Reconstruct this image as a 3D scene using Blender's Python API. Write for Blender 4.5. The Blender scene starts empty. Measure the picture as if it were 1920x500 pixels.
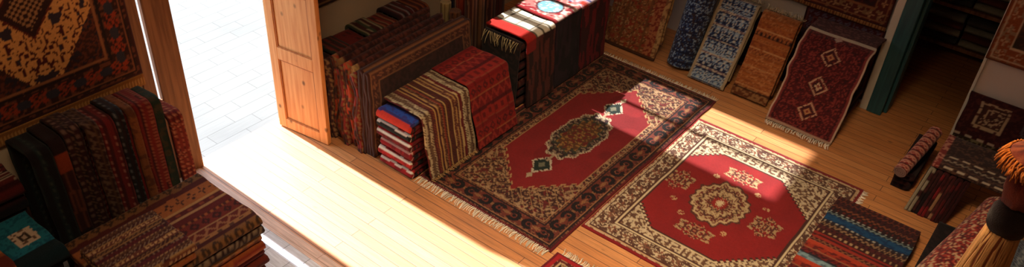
import bpy, math, random
import numpy as np
from mathutils import Vector, Matrix
rnd = random.Random(7)
COL = bpy.context.scene.collection
PI = math.pi

# ------------------------------------------------------------------ colour
def lin(c):
    c = np.asarray(c, float) / 255.0
    return np.where(c <= .04045, c / 12.92, ((c + .055) / 1.055) ** 2.4)
def C(r, g, b): return lin((r, g, b))
RED = C(160, 26, 30); DRED = C(104, 20, 26); BRED = C(190, 48, 38); WINE = C(78, 20, 26)
CREAM = C(222, 205, 172); TAN = C(182, 140, 92); GOLD = C(186, 128, 62); RUST = C(160, 76, 40)
BROWN = C(92, 54, 36); DBROWN = C(52, 30, 24); BLACK = C(24, 20, 24); NAVY = C(36, 44, 84)
BLUE = C(52, 86, 142); LBLUE = C(132, 168, 200); TURQ = C(34, 132, 156); GREEN = C(44, 62, 50)
ORANGE = C(186, 104, 48); PINK = C(206, 120, 116); GREY = C(130, 134, 136); OLIVE = C(126, 102, 50)
WHITE = C(228, 222, 208); DTAN = C(140, 100, 66)

# ------------------------------------------------------------------ noise
_T = np.random.RandomState(3).rand(256, 256)
def vn(x, y, seed=0):
    x = np.asarray(x, float) + seed * 17.31 + 1000; y = np.asarray(y, float) + seed * 7.77 + 1000
    xi = np.floor(x).astype(int); yi = np.floor(y).astype(int)
    fx = x - xi; fy = y - yi; fx = fx * fx * (3 - 2 * fx); fy = fy * fy * (3 - 2 * fy)
    g = lambda a, b: _T[a % 256, b % 256]
    return (g(xi, yi) * (1 - fx) + g(xi + 1, yi) * fx) * (1 - fy) + (g(xi, yi + 1) * (1 - fx) + g(xi + 1, yi + 1) * fx) * fy
def hs(x, y, seed=0):
    xi = np.floor(np.asarray(x, float) + 1000 + seed * 13).astype(int); yi = np.floor(np.asarray(y, float) + 1000 + seed * 29).astype(int)
    return _T[xi % 256, yi % 256]
def setc(out, mask, col): out[mask] = col
def fill(shape, col):
    o = np.zeros(shape + (3,)); o[...] = col; return o
def wear(o, s, w, amt=.25, seed=1):
    k = 1 - amt * .5 + amt * (vn(s * 9, w * 9, seed) * .5 + hs(s * 90, w * 90, seed) * .5)
    return o * k[..., None]

# ------------------------------------------------------------------ patterns: f(s, w) -> rgb, metres
def motif(kind, a, b, q):
    """a, b local cell coordinates in -.5..+.5, q cell index"""
    if kind == 'diamond': return (np.abs(a) + np.abs(b) < .42) & (np.abs(a) + np.abs(b) > .16)
    if kind == 'solid': return np.abs(a) + np.abs(b) < .36
    if kind == 'dots': return (np.abs(a) < .2) & (np.abs(b) < .26)
    if kind == 'zig': return np.abs(b - (np.abs(a) * 2 - .5) * .7) < .2
    if kind == 'dash': return (a > -.25) & (a < .25)
    if kind == 'check': return ((a > 0) ^ (b > 0))
    if kind == 'scroll':
        r = np.hypot(a * 1.0, b * .9); th = np.arctan2(b, a)
        return ((np.abs(r - .31) < .12) & ~((th > -.7) & (th < .5))) | (r < .1)
    if kind == 'flower':
        r = np.hypot(a, b); th = np.arctan2(b, a)
        return (r < .2 + .15 * np.cos(th * 4)) & (r > .09)
    return np.zeros(a.shape, bool)

def bands(spec, along='s', cell=.06, seed=0, w0=0., off=0., amt=.25):
    """spec: list of (width, base, motif colour or None, kind)"""
    wid = np.array([b[0] for b in spec]); cum = np.cumsum(wid); tot = cum[-1]
    def f(s, w):
        p, q = (s, w) if along == 's' else (w, s)
        p = (p + off + .006 * (vn(q * 14, p * 3, seed) - .5)) % tot
        i = np.searchsorted(cum, p, side='right').clip(0, len(spec) - 1)
        start = (cum - wid)[i]
        o = np.zeros(s.shape + (3,))
        for k, (wd, base, mc, kind) in enumerate(spec):
            m = i == k
            if not m.any(): continue
            o[m] = base
            if mc is not None:
                if kind == 'speck':
                    mm = m & (vn(p * 60, q * 45, seed + k) > .55)
                else:
                    b = (p - start) / wd - .5
                    cc = cell if kind != 'dash' else cell * .5
                    a = (q / cc) % 1 - .5
                    mm = m & motif(kind, a, b, None)
                o[mm] = mc
        return wear(o, s, w, amt, seed)
    return f

def plain(c, amt=.35, seed=0, speck=None, dens=.62, sc=40):
    def f(s, w):
        o = fill(s.shape, c)
        if speck is not None: o[vn(s * sc, w * sc * .8, seed) > dens] = speck
        return wear(o, s, w, amt, seed)
    return f

def persian(L, W, ground, border, motifc, field2, seed=0, bw=.14, med=True, line=TAN, sc=38):
    def f(s, w):
        x = w - W / 2; y = s - L / 2
        e = np.minimum(W / 2 - np.abs(x), L / 2 - np.abs(y))
        side = (W / 2 - np.abs(x)) < (L / 2 - np.abs(y))
        q = np.where(side, y, x)
        o = fill(s.shape, ground)
        ax, ay = np.abs(x), np.abs(y)
        sp = vn(ax * sc, ay * sc, seed) > .56
        o[sp] = field2
        b = e < bw; o[b] = border
        o[b & (vn(ax * 44, ay * 44, seed + 2) > .66)] = motifc * .6
        bb = (e - bw * .55) / (bw * .6); aa = (q / (bw * .8)) % 1 - .5
        o[b & motif('flower', aa, bb, None)] = motifc
        o[(np.abs(e - bw) < .008) | (np.abs(e - bw * .22) < .006)] = line
        o[e < .018] = border * .6
        if med:
            d = ax / (W * .26) + ay / (L * .24)
            o[(d < 1)] = field2
            o[(d < 1) & (vn(ax * 50, ay * 50, seed + 5) > .5)] = motifc
            o[np.abs(d - 1) < .06] = line
            o[d < .35] = border
        return wear(o, s, w, .35, seed)
    return f

# ------------------------------------------------------------------ mesh building
def mesh_from(name, V, Q, mat, cols=None, parent=None, smooth=True, T=None):
    me = bpy.data.meshes.new(name)
    V = np.asarray(V, np.float32).reshape(-1, 3); Q = np.asarray(Q, np.int32).reshape(-1, 4)
    nq = len(Q)
    me.vertices.add(len(V)); me.vertices.foreach_set('co', V.ravel())
    me.loops.add(nq * 4); me.loops.foreach_set('vertex_index', Q.ravel())
    me.polygons.add(nq); me.polygons.foreach_set('loop_start', np.arange(nq, dtype=np.int32) * 4)
    me.polygons.foreach_set('loop_total', np.full(nq, 4, np.int32))
    me.polygons.foreach_set('use_smooth', np.full(nq, bool(smooth)))
    me.update(calc_edges=True); me.validate()
    if cols is not None:
        at = me.color_attributes.new('weave', 'FLOAT_COLOR', 'POINT')
        c = np.ones((len(V), 4), np.float32); c[:, :3] = np.clip(cols.reshape(-1, 3), 0, 1)
        at.data.foreach_set('color', c.ravel())
    me.materials.append(mat)
    o = bpy.data.objects.new(name, me); COL.objects.link(o)
    if parent is not None: o.parent = parent; o.matrix_parent_inverse = Matrix.Identity(4); o.location = -parent.location if parent.type == 'EMPTY' else (0, 0, 0)
    return o

def grid_solid(top, bot):
    N, M = top.shape[:2]
    idx = np.arange(N * M).reshape(N, M); jdx = idx + N * M
    q = []
    a, b, c, d = idx[:-1, :-1], idx[1:, :-1], idx[1:, 1:], idx[:-1, 1:]
    q.append(np.stack([a, b, c, d], -1).reshape(-1, 4))
    a, b, c, d = jdx[:-1, :-1], jdx[1:, :-1], jdx[1:, 1:], jdx[:-1, 1:]
    q.append(np.stack([a, d, c, b], -1).reshape(-1, 4))
    for (t, u, rev) in ((idx[0], jdx[0], 0), (idx[-1], jdx[-1], 1), (idx[:, 0], jdx[:, 0], 1), (idx[:, -1], jdx[:, -1], 0)):
        s = np.stack([t[:-1], t[1:], u[1:], u[:-1]], -1)
        if rev: s = s[:, ::-1]
        q.append(s)
    return np.concatenate([top.reshape(-1, 3), bot.reshape(-1, 3)]), np.concatenate(q)

def resample(prof, step):
    P = np.array(prof, float); d = np.hypot(*(P[1:] - P[:-1]).T); s = np.concatenate([[0], np.cumsum(d)])
    n = max(2, int(round(s[-1] / step)) + 1); t = np.linspace(0, s[-1], n)
    return np.stack([np.interp(t, s, P[:, 0]), np.interp(t, s, P[:, 1])], 1), t

def sheet(name, prof, w0, w1, O, A, B, pat, mat, t=.012, step=.014, parent=None, wob=0., wf=6., skew=None, seed=0, smooth_prof=0, edge=0., s_off=0., end_wob=0.):
    """cloth whose cross-section 'prof' (a, z) lies in the plane of A and up and which is w1-w0 wide along B"""
    P, S = resample(prof, step)
    for _ in range(smooth_prof):
        P[1:-1] = (P[:-2] + P[1:-1] * 2 + P[2:]) / 4
    g = np.gradient(P, axis=0); g /= np.linalg.norm(g, axis=1)[:, None] + 1e-9
    nrm = np.stack([-g[:, 1], g[:, 0]], 1)
    M = max(2, int(round((w1 - w0) / step)) + 1); W = np.linspace(w0, w1, M)
    SS, WW = np.meshgrid(S, W, indexing='ij')
    off = wob * (vn(SS * wf, WW * wf, seed) - .5) * 2 if wob else np.zeros_like(SS)
    A = np.array(A, float); B = np.array(B, float); O = np.array(O, float); Z = np.array([0, 0, 1.])
    ww = WW.copy()
    if edge:
        k0 = (WW - w0) / (w1 - w0)
        ww += edge * ((1 - k0) * (vn(SS * 9, SS * 0, seed + 3) - .5) + k0 * (vn(SS * 9, SS * 0, seed + 4) - .5)) * 2
    if skew is not None: ww = ww + skew * (SS / S[-1])
    def pos(h):
        a = P[:, None, 0] + nrm[:, None, 0] * (off + h); z = P[:, None, 1] + nrm[:, None, 1] * (off + h)
        return O + a[..., None] * A + z[..., None] * Z + ww[..., None] * B
    V, Q = grid_solid(pos(t / 2), pos(-t / 2))
    c = pat(SS + s_off, WW - w0); cc = np.concatenate([c.reshape(-1, 3), c.reshape(-1, 3)])
    return mesh_from(name, V, Q, mat, cc, parent)

def arc(cx, cz, r, a0, a1, n=7):
    return [(cx + r * math.cos(a0 + (a1 - a0) * i / n), cz + r * math.sin(a0 + (a1 - a0) * i / n)) for i in range(n + 1)]

X, Y = (1, 0, 0), (0, 1, 0)
def strands(name, starts, dirs, mat, col, parent=None, r=.004, sag=None, seed=0, seg=3, jit=.25, floor_z=None):
    """fringe: one thin tapering cord per start point"""
    R = random.Random(seed); V = []; Q = []; cl = []
    for p, d in zip(starts, dirs):
        p = Vector(p); d = Vector(d); L = d.length * R.uniform(.75, 1.15)
        d = d.normalized(); side = d.cross(Vector((0, 0, 1)))
        if side.length < .1: side = d.cross(Vector((1, 0, 0)))
        side.normalize(); up = side.cross(d).normalized()
        dd = (d + side * R.uniform(-jit, jit)).normalized()
        k = col * R.uniform(.7, 1.1); base = len(V); ph = R.uniform(-1, 1)
        for i in range(seg + 1):
            u = i / seg; c = p + dd * L * u + side * math.sin(u * 4 + ph) * .006
            if sag: c = c + Vector((0, 0, -sag * u * u))
            if floor_z is not None and c.z < floor_z: c.z = floor_z
            rr = r * (1 - .35 * u)
            for (a, b) in ((1, 0), (0, 1), (-1, 0), (0, -1)):
                V.append(c + side * rr * a + up * rr * b); cl.append(k)
        for i in range(seg):
            for j in range(4):
                a = base + i * 4 + j; b = base + i * 4 + (j + 1) % 4
                Q.append((a, b, b + 4, a + 4))
        Q.append((base + 3, base + 2, base + 1, base)); e = base + seg * 4; Q.append((e, e + 1, e + 2, e + 3))
    return mesh_from(name, [tuple(v) for v in V], Q, mat, np.array(cl), parent)

def fringe_line(p0, p1, d, pitch=.016, **k):
    p0 = Vector(p0); p1 = Vector(p1); n = max(2, int((p1 - p0).length / pitch))
    st = [p0.lerp(p1, (i + .5) / n) for i in range(n)]
    return strands('fringe', st, [d] * n, M_FRINGE, k.pop('col', CREAM), **k)

def boxes(name, bs, mat, parent=None, bevel=0.):
    V = []; Q = []
    for (x0, y0, z0, x1, y1, z1) in bs:
        b = len(V)
        V += [(x0, y0, z0), (x1, y0, z0), (x1, y1, z0), (x0, y1, z0), (x0, y0, z1), (x1, y0, z1), (x1, y1, z1), (x0, y1, z1)]
        Q += [(b, b + 3, b + 2, b + 1), (b + 4, b + 5, b + 6, b + 7), (b, b + 1, b + 5, b + 4), (b + 1, b + 2, b + 6, b + 5), (b + 2, b + 3, b + 7, b + 6), (b + 3, b, b + 4, b + 7)]
    o = mesh_from(name, V, Q, mat, None, parent, smooth=False)
    if bevel:
        m = o.modifiers.new('bevel', 'BEVEL'); m.width = bevel; m.segments = 2
    return o

def tag(o, label=None, cat=None, group=None, kind=None):
    if label: o['label'] = label
    if cat: o['category'] = cat
    if group: o['group'] = group
    if kind: o['kind'] = kind
    return o
def empty(name, loc, label, cat, group=None):
    o = bpy.data.objects.new(name, None); COL.objects.link(o); o.location = loc; o.empty_display_size = .1
    return tag(o, label, cat, group)
def struct(o): o['kind'] = 'structure'; return o

# ------------------------------------------------------------------ materials
def newmat(name):
    m = bpy.data.materials.new(name); m.use_nodes = True; nt = m.node_tree
    return m, nt, nt.nodes['Principled BSDF'], nt.nodes.new, nt.links.new
def textile(name, bump=.5, scale=260, sheen=.15, lo=.52, hi=1.0):
    m, nt, bs, n, l = newmat(name)
    at = n('ShaderNodeAttribute'); at.attribute_name = 'weave'
    no = n('ShaderNodeTexNoise'); no.inputs['Scale'].default_value = scale; no.inputs['Detail'].default_value = 3
    tc = n('ShaderNodeTexCoord'); l(tc.outputs['Object'], no.inputs['Vector'])
    mr = n('ShaderNodeMapRange'); mr.inputs['To Min'].default_value = lo; mr.inputs['To Max'].default_value = hi
    l(no.outputs['Fac'], mr.inputs['Value'])
    mx = n('ShaderNodeVectorMath'); mx.operation = 'SCALE'
    l(at.outputs['Color'], mx.inputs[0]); l(mr.outputs['Result'], mx.inputs['Scale'])
    l(mx.outputs['Vector'], bs.inputs['Base Color'])
    bs.inputs['Roughness'].default_value = .95; bs.inputs['Specular IOR Level'].default_value = .12
    bs.inputs['Sheen Weight'].default_value = sheen; bs.inputs['Sheen Roughness'].default_value = .6
    bp = n('ShaderNodeBump'); bp.inputs['Strength'].default_value = bump; bp.inputs['Distance'].default_value = .004
    l(no.outputs['Fac'], bp.inputs['Height']); l(bp.outputs['Normal'], bs.inputs['Normal'])
    return m
M_PILE = textile('knotted_wool', .5, 220, .1)
M_KILIM = textile('flatweave_wool', .7, 160, .05)
M_FRINGE = textile('cotton_fringe', .2, 300, .05, .75, 1.2)

def planks(name, c1, c2, gap, bw=.09, bl=1.9, rot=0., rough=.42, knots=True, spec=.4, grain=(.62, 1.2)):
    m, nt, bs, n, l = newmat(name)
    tc = n('ShaderNodeTexCoord'); mp = n('ShaderNodeMapping'); mp.inputs['Rotation'].default_value[2] = rot
    l(tc.outputs['Object'], mp.inputs['Vector'])
    br = n('ShaderNodeTexBrick'); br.offset = .37; br.inputs['Scale'].default_value = 1
    br.inputs['Brick Width'].default_value = bl; br.inputs['Row Height'].default_value = bw
    br.inputs['Mortar Size'].default_value = .0035; br.inputs['Mortar Smooth'].default_value = .3; br.inputs['Bias'].default_value = 0
    br.inputs['Color1'].default_value = (*c1, 1); br.inputs['Color2'].default_value = (*c2, 1); br.inputs['Mortar'].default_value = (*gap, 1)
    l(mp.outputs['Vector'], br.inputs['Vector'])
    st = n('ShaderNodeMapping'); st.inputs['Scale'].default_value = (1.2, 22, 1); l(mp.outputs['Vector'], st.inputs['Vector'])
    no = n('ShaderNodeTexNoise'); no.inputs['Scale'].default_value = 3; no.inputs['Detail'].default_value = 6; no.inputs['Roughness'].default_value = .65
    l(st.outputs['Vector'], no.inputs['Vector'])
    big = n('ShaderNodeTexNoise'); big.inputs['Scale'].default_value = 1.3; l(mp.outputs['Vector'], big.inputs['Vector'])
    mr = n('ShaderNodeMapRange'); mr.inputs['From Min'].default_value = .3; mr.inputs['From Max'].default_value = .7; mr.inputs['To Min'].default_value = grain[0]; mr.inputs['To Max'].default_value = grain[1]
    l(no.outputs['Fac'], mr.inputs['Value'])
    mr2 = n('ShaderNodeMapRange'); mr2.inputs['To Min'].default_value = .75; mr2.inputs['To Max'].default_value = 1.25; l(big.outputs['Fac'], mr2.inputs['Value'])
    mu = n('ShaderNodeMath'); mu.operation = 'MULTIPLY'; l(mr.outputs['Result'], mu.inputs[0]); l(mr2.outputs['Result'], mu.inputs[1])
    last = mu.outputs[0]
    if knots:
        vo = n('ShaderNodeTexVoronoi'); vo.inputs['Scale'].default_value = 4.2
        km = n('ShaderNodeMapping'); km.inputs['Scale'].default_value = (.6, 1, 1); l(mp.outputs['Vector'], km.inputs['Vector']); l(km.outputs['Vector'], vo.inputs['Vector'])
        kr = n('ShaderNodeMapRange'); kr.inputs['From Min'].default_value = .03; kr.inputs['From Max'].default_value = .09; kr.inputs['To Min'].default_value = .4
        l(vo.outputs['Distance'], kr.inputs['Value'])
        m2 = n('ShaderNodeMath'); m2.operation = 'MULTIPLY'; l(last, m2.inputs[0]); l(kr.outputs['Result'], m2.inputs[1]); last = m2.outputs[0]
    sc = n('ShaderNodeVectorMath'); sc.operation = 'SCALE'; l(br.outputs['Color'], sc.inputs[0]); l(last, sc.inputs['Scale'])
    l(sc.outputs['Vector'], bs.inputs['Base Color']); bs.inputs['Roughness'].default_value = rough; bs.inputs['Specular IOR Level'].default_value = spec
    bp = n('ShaderNodeBump'); bp.inputs['Strength'].default_value = .35; bp.inputs['Distance'].default_value = .004
    iv = n('ShaderNodeMath'); iv.operation = 'SUBTRACT'; iv.inputs[0].default_value = 1; l(br.outputs['Fac'], iv.inputs[1]); l(iv.outputs[0], bp.inputs['Height'])
    l(bp.outputs['Normal'], bs.inputs['Normal'])
    return m
M_FLOOR = planks('pine_floorboards', C(205, 144, 90), C(192, 127, 73), C(104, 62, 32), rough=.5, spec=.95)
M_PAVE = planks('pale_paving', C(109, 112, 113), C(105, 108, 109), C(89, 91, 92), bw=.16, bl=.5, rot=PI / 2, rough=.9, knots=False, spec=.1, grain=(.92, 1.05))

M_STONE = planks('pale_stone', C(222, 226, 240), C(214, 220, 236), C(150, 152, 166), bw=.24, bl=.24, rough=.6, knots=False, spec=.5)
M_PINK = planks('pinkish_sill', C(226, 196, 182), C(220, 190, 176), C(190, 150, 130), rough=.6, knots=False, spec=.5)

def timber(name, c, dark, vertical=True, knots=True, rough=.5):
    m, nt, bs, n, l = newmat(name)
    tc = n('ShaderNodeTexCoord'); st = n('ShaderNodeMapping'); st.inputs['Scale'].default_value = (18, 18, 1.1) if vertical else (1.1, 18, 18)
    l(tc.outputs['Object'], st.inputs['Vector'])
    no = n('ShaderNodeTexNoise'); no.inputs['Scale'].default_value = 2; no.inputs['Detail'].default_value = 6; l(st.outputs['Vector'], no.inputs['Vector'])
    cr = n('ShaderNodeValToRGB'); cr.color_ramp.elements[0].position = .32; cr.color_ramp.elements[0].color = (*dark, 1)
    cr.color_ramp.elements[1].position = .62; cr.color_ramp.elements[1].color = (*c, 1); l(no.outputs['Fac'], cr.inputs['Fac'])
    out = cr.outputs['Color']
    if knots:
        vo = n('ShaderNodeTexVoronoi'); vo.inputs['Scale'].default_value = 7
        km = n('ShaderNodeMapping'); km.inputs['Scale'].default_value = (1, 1, .7); l(tc.outputs['Object'], km.inputs['Vector']); l(km.outputs['Vector'], vo.inputs['Vector'])
        kr = n('ShaderNodeMapRange'); kr.inputs['From Min'].default_value = .06; kr.inputs['From Max'].default_value = .16; kr.inputs['To Min'].default_value = .3
        l(vo.outputs['Distance'], kr.inputs['Value'])
        sc = n('ShaderNodeVectorMath'); sc.operation = 'SCALE'; l(out, sc.inputs[0]); l(kr.outputs['Result'], sc.inputs['Scale']); out = sc.outputs['Vector']
    l(out, bs.inputs['Base Color']); bs.inputs['Roughness'].default_value = rough; bs.inputs['Specular IOR Level'].default_value = .3
    return m
M_PINE = timber('orange_pine', C(226, 160, 98), C(204, 130, 72))
M_PINE2 = timber('groove_shade_pine', C(182, 108, 54), C(150, 84, 38), knots=False)  # pine darkened to paint the shade in the door panel grooves
M_BEAM = timber('brown_timber', C(146, 100, 66), C(110, 70, 44), knots=False)
M_TEAL = timber('teal_paint', C(46, 92, 100), C(34, 72, 82), knots=False, rough=.45)
def plaster(name, c, var=.12):
    m, nt, bs, n, l = newmat(name)
    tc = n('ShaderNodeTexCoord'); no = n('ShaderNodeTexNoise'); no.inputs['Scale'].default_value = 2.2; no.inputs['Detail'].default_value = 7
    l(tc.outputs['Object'], no.inputs['Vector'])
    cr = n('ShaderNodeValToRGB'); cr.color_ramp.elements[0].position = .3; cr.color_ramp.elements[0].color = (*(c * (1 - var)), 1)
    cr.color_ramp.elements[1].position = .7; cr.color_ramp.elements[1].color = (*c, 1)
    l(no.outputs['Fac'], cr.inputs['Fac']); l(cr.outputs['Color'], bs.inputs['Base Color']); bs.inputs['Roughness'].default_value = .9
    bp = n('ShaderNodeBump'); bp.inputs['Strength'].default_value = .2; bp.inputs['Distance'].default_value = .01; l(no.outputs['Fac'], bp.inputs['Height']); l(bp.outputs['Normal'], bs.inputs['Normal'])
    return m
M_WALL = plaster('limewashed_plaster', C(205, 188, 160))
M_WALL2 = plaster('pale_plaster', C(206, 196, 190), .06)
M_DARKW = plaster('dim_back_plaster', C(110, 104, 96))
M_WHITEP = plaster('white_paint', C(206, 204, 192), .1)
def glass_mat():
    m, nt, bs, n, l = newmat('dusty_glass')
    tr = n('ShaderNodeBsdfTransparent'); tr.inputs['Color'].default_value = (.30, .28, .26, 1)
    gl = n('ShaderNodeBsdfGlossy'); gl.inputs['Roughness'].default_value = .15
    mx = n('ShaderNodeMixShader'); mx.inputs[0].default_value = .06
    no = n('ShaderNodeTexNoise'); no.inputs['Scale'].default_value = 3.5; cr = n('ShaderNodeValToRGB')
    cr.color_ramp.elements[0].position = .38; cr.color_ramp.elements[0].color = (.78, .76, .74, 1); cr.color_ramp.elements[1].position = .6; cr.color_ramp.elements[1].color = (.92, .90, .88, 1)
    l(no.outputs['Fac'], cr.inputs['Fac']); l(cr.outputs['Color'], tr.inputs['Color'])
    l(tr.outputs[0], mx.inputs[1]); l(gl.outputs[0], mx.inputs[2]); l(mx.outputs[0], nt.nodes['Material Output'].inputs['Surface'])
    return m
M_GLASS = glass_mat()

# ================================================================== SETTING
XW = -5.4        # inner face of the doorway wall
YF = 8.0         # face of the far wall
struct(boxes('floor', [(-5.5, -1.5, -.1, 4, 8.15, 0), (-2.2, 8.15, -.1, 1.4, 11, 0)], M_FLOOR))
struct(boxes('floor_stone', [(XW, -1.5, -.09, -3.0, 2.76, .006)], M_STONE))
struct(boxes('trim_7', [(XW, 2.76, -.09, -3.0, 2.86, .008)], M_PINK))
struct(boxes('floor_outside', [(-22, -8, -.12, -5.5, 16, -.015)], M_PAVE))
DY0, DY1, DH = 2.91, 3.80, 3.75
WY0, WY1, WZ0, WZ1 = 5.80, 6.86, 2.0, 4.95
T = .1
struct(boxes('wall_left', [(XW - T, -1.5, 0, XW, 2.55, 5.9), (XW - T, 2.55, DH, XW, DY1, 5.9), (XW - T, DY1, 0, XW, 5.47, 5.9), (XW - T, 5.47, 0, XW, WY0, 1.9), (XW - T, 5.47, 2.62, XW, WY0, 5.9),
    (XW - T, WY0, 0, XW, WY1, WZ0), (XW - T, WY0, WZ1, XW, WY1, 5.9), (XW - T, WY1, 0, XW, 8.15, 5.9)], M_WALL))
struct(boxes('wall_far', [(XW, YF, 0, -1.32, YF + .15, 5.9), (-1.32, YF, 2.4, -.44, YF + .15, 5.9), (-.44, YF, 0, 4, YF + .15, 5.9)], M_WALL2))
struct(boxes('wall_right', [(4, -1.5, 0, 4.15, 8.15, 5.9)], M_WALL))
struct(boxes('wall_near', [(-5.5, -1.65, 0, 4.15, -1.5, 5.9)], M_WALL))
struct(boxes('ceiling', [(-5.5, -1.65, 5.9, 4.15, 8.15, 6.0)], M_WALL))
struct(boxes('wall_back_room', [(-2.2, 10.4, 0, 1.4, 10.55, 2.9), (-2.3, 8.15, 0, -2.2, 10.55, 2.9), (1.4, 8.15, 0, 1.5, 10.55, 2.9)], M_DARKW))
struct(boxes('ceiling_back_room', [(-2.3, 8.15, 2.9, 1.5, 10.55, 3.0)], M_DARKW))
# jamb of the street doorway: two timbers with a slit of daylight between them
struct(boxes('trim_1', [(XW - .01, 2.55, 0, XW + .012, 2.648, DH)], M_BEAM, bevel=.006))
struct(boxes('trim_2', [(XW - .05, 2.687, 0, XW + .0, 2.91, DH)], M_BEAM, bevel=.008))
struct(boxes('trim_3', [(XW - .03, 2.64, .0, XW - .012, 2.70, .8)], M_BEAM))
# window with a wooden frame high in the same wall
w1 = struct(boxes('window_1', [(XW - .09, WY0, WZ0, XW - .02, WY0 + .05, WZ1), (XW - .09, WY1 - .05, WZ0, XW - .02, WY1, WZ1), (XW - .09, WY0, WZ0, XW - .02, WY1, WZ0 + .06), (XW - .09, WY0, WZ1 - .06, XW - .02, WY1, WZ1),
    (XW - .09, 6.27, WZ0, XW - .02, 6.33, WZ1), (XW - .08, WY0, 3.45, XW - .03, WY1, 3.5)], M_BEAM))
boxes('pane', [(XW - .06, WY0 + .02, WZ0 + .02, XW - .055, WY1 - .02, WZ1 - .02)], M_GLASS, w1)

w2 = struct(boxes('added_window', [(XW - .09, 5.47, 1.9, XW - .02, 5.50, 2.62), (XW - .09, 5.77, 1.9, XW - .02, 5.80, 2.62), (XW - .09, 5.50, 1.9, XW - .02, 5.77, 1.93), (XW - .09, 5.50, 2.59, XW - .02, 5.77, 2.62)], M_BEAM))
boxes('pane', [(XW - .06, 5.48, 1.92, XW - .055, 5.78, 2.60)], M_GLASS, w2)
# open pine leaf of the street door
def pine_door():
    L = .58; a = math.radians(8.2)
    root = bpy.data.objects.new('door_1', None); COL.objects.link(root); root.location = (XW, 3.755, .012); root['kind'] = 'structure'
    def part(name, bs, bevel=.004, mat=M_PINE):
        o = boxes(name, bs, mat, None, bevel); o.parent = root; return o
    zs = [0, .10, .745, .865, 1.44, 1.55, 2.2, 2.29, 2.9, 3.0]
    part('stile', [(0, -.024, 0, .09, .024, 3.0)]); part('stile', [(L - .09, -.024, 0, L, .024, 3.0)])
    for k in range(0, len(zs), 2): part('rail', [(.09, -.0235, zs[k], L - .09, .0235, zs[k + 1])])
    for k in range(1, len(zs) - 1, 2): part('door_panel', [(.088, -.008, zs[k] - .002, L - .088, .008, zs[k + 1] + .002)], .002)
    for k in range(1, len(zs) - 1, 2):
        z0, z1 = zs[k], zs[k + 1]
        part('moulding', [(.09, -.018, z0, .102, -.010, z1), (L - .102, -.018, z0, L - .09, -.010, z1), (.102, -.018, z0, L - .102, -.010, z0 + .012), (.102, -.018, z1 - .012, L - .102, -.010, z1)], .002, M_PINE2)
    root.rotation_euler.z = a
pine_door()

# teal frame of the far doorway, white strip beside it
struct(boxes('trim_4', [(-1.245, YF - .12, 0, -1.10, YF + .17, 2.4), (-1.10, YF - .03, 0, -1.065, YF + .17, 2.4)], M_TEAL, bevel=.008))
struct(boxes('trim_5', [(-1.32, YF - .11, 0, -1.247, YF + .05, 2.4)], M_WHITEP, bevel=.006))
struct(boxes('trim_6', [(-.452, YF - .03, 0, -.428, YF + .15, 2.4)], M_WHITEP))

# ================================================================== FLOOR RUGS
def floor_rug(name, x0, x1, y0, y1, pat, label, group='rugs spread on the floor', step=.0085, z=.0, t=.012, fr=(), rip=.0):
    root = empty(name, ((x0 + x1) / 2, (y0 + y1) / 2, z), label, 'rug', group)
    N = int((y1 - y0) / step) + 1; M = int((x1 - x0) / step) + 1
    yy, xx = np.meshgrid(np.linspace(y0, y1, N), np.linspace(x0, x1, M), indexing='ij')
    ex = .006 * (vn(yy * 5, xx * 0, 3) - .5) * 2
    k = (xx - x0) / (x1 - x0)
    px = xx + ex; py = yy + .008 * (vn(xx * 4, xx * 0, 5) - .5)
    h = z + t + rip * vn(xx * 3, yy * 3, 8)
    top = np.stack([px, py, h], -1); bot = np.stack([px, py, np.full_like(px, z + .001)], -1)
    V, Q = grid_solid(top, bot)
    Q = Q[:, ::-1]
    c = pat(xx, yy); cc = np.concatenate([c.reshape(-1, 3)] * 2)
    mesh_from('pile', V, Q, M_PILE, cc, root)
    for (p0, p1, d) in fr:
        fringe_line(p0, p1, d, parent=root, r=.0056, pitch=.0145, seed=len(label), floor_z=z + .007, col=C(238, 230, 214))
    return root

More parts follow.
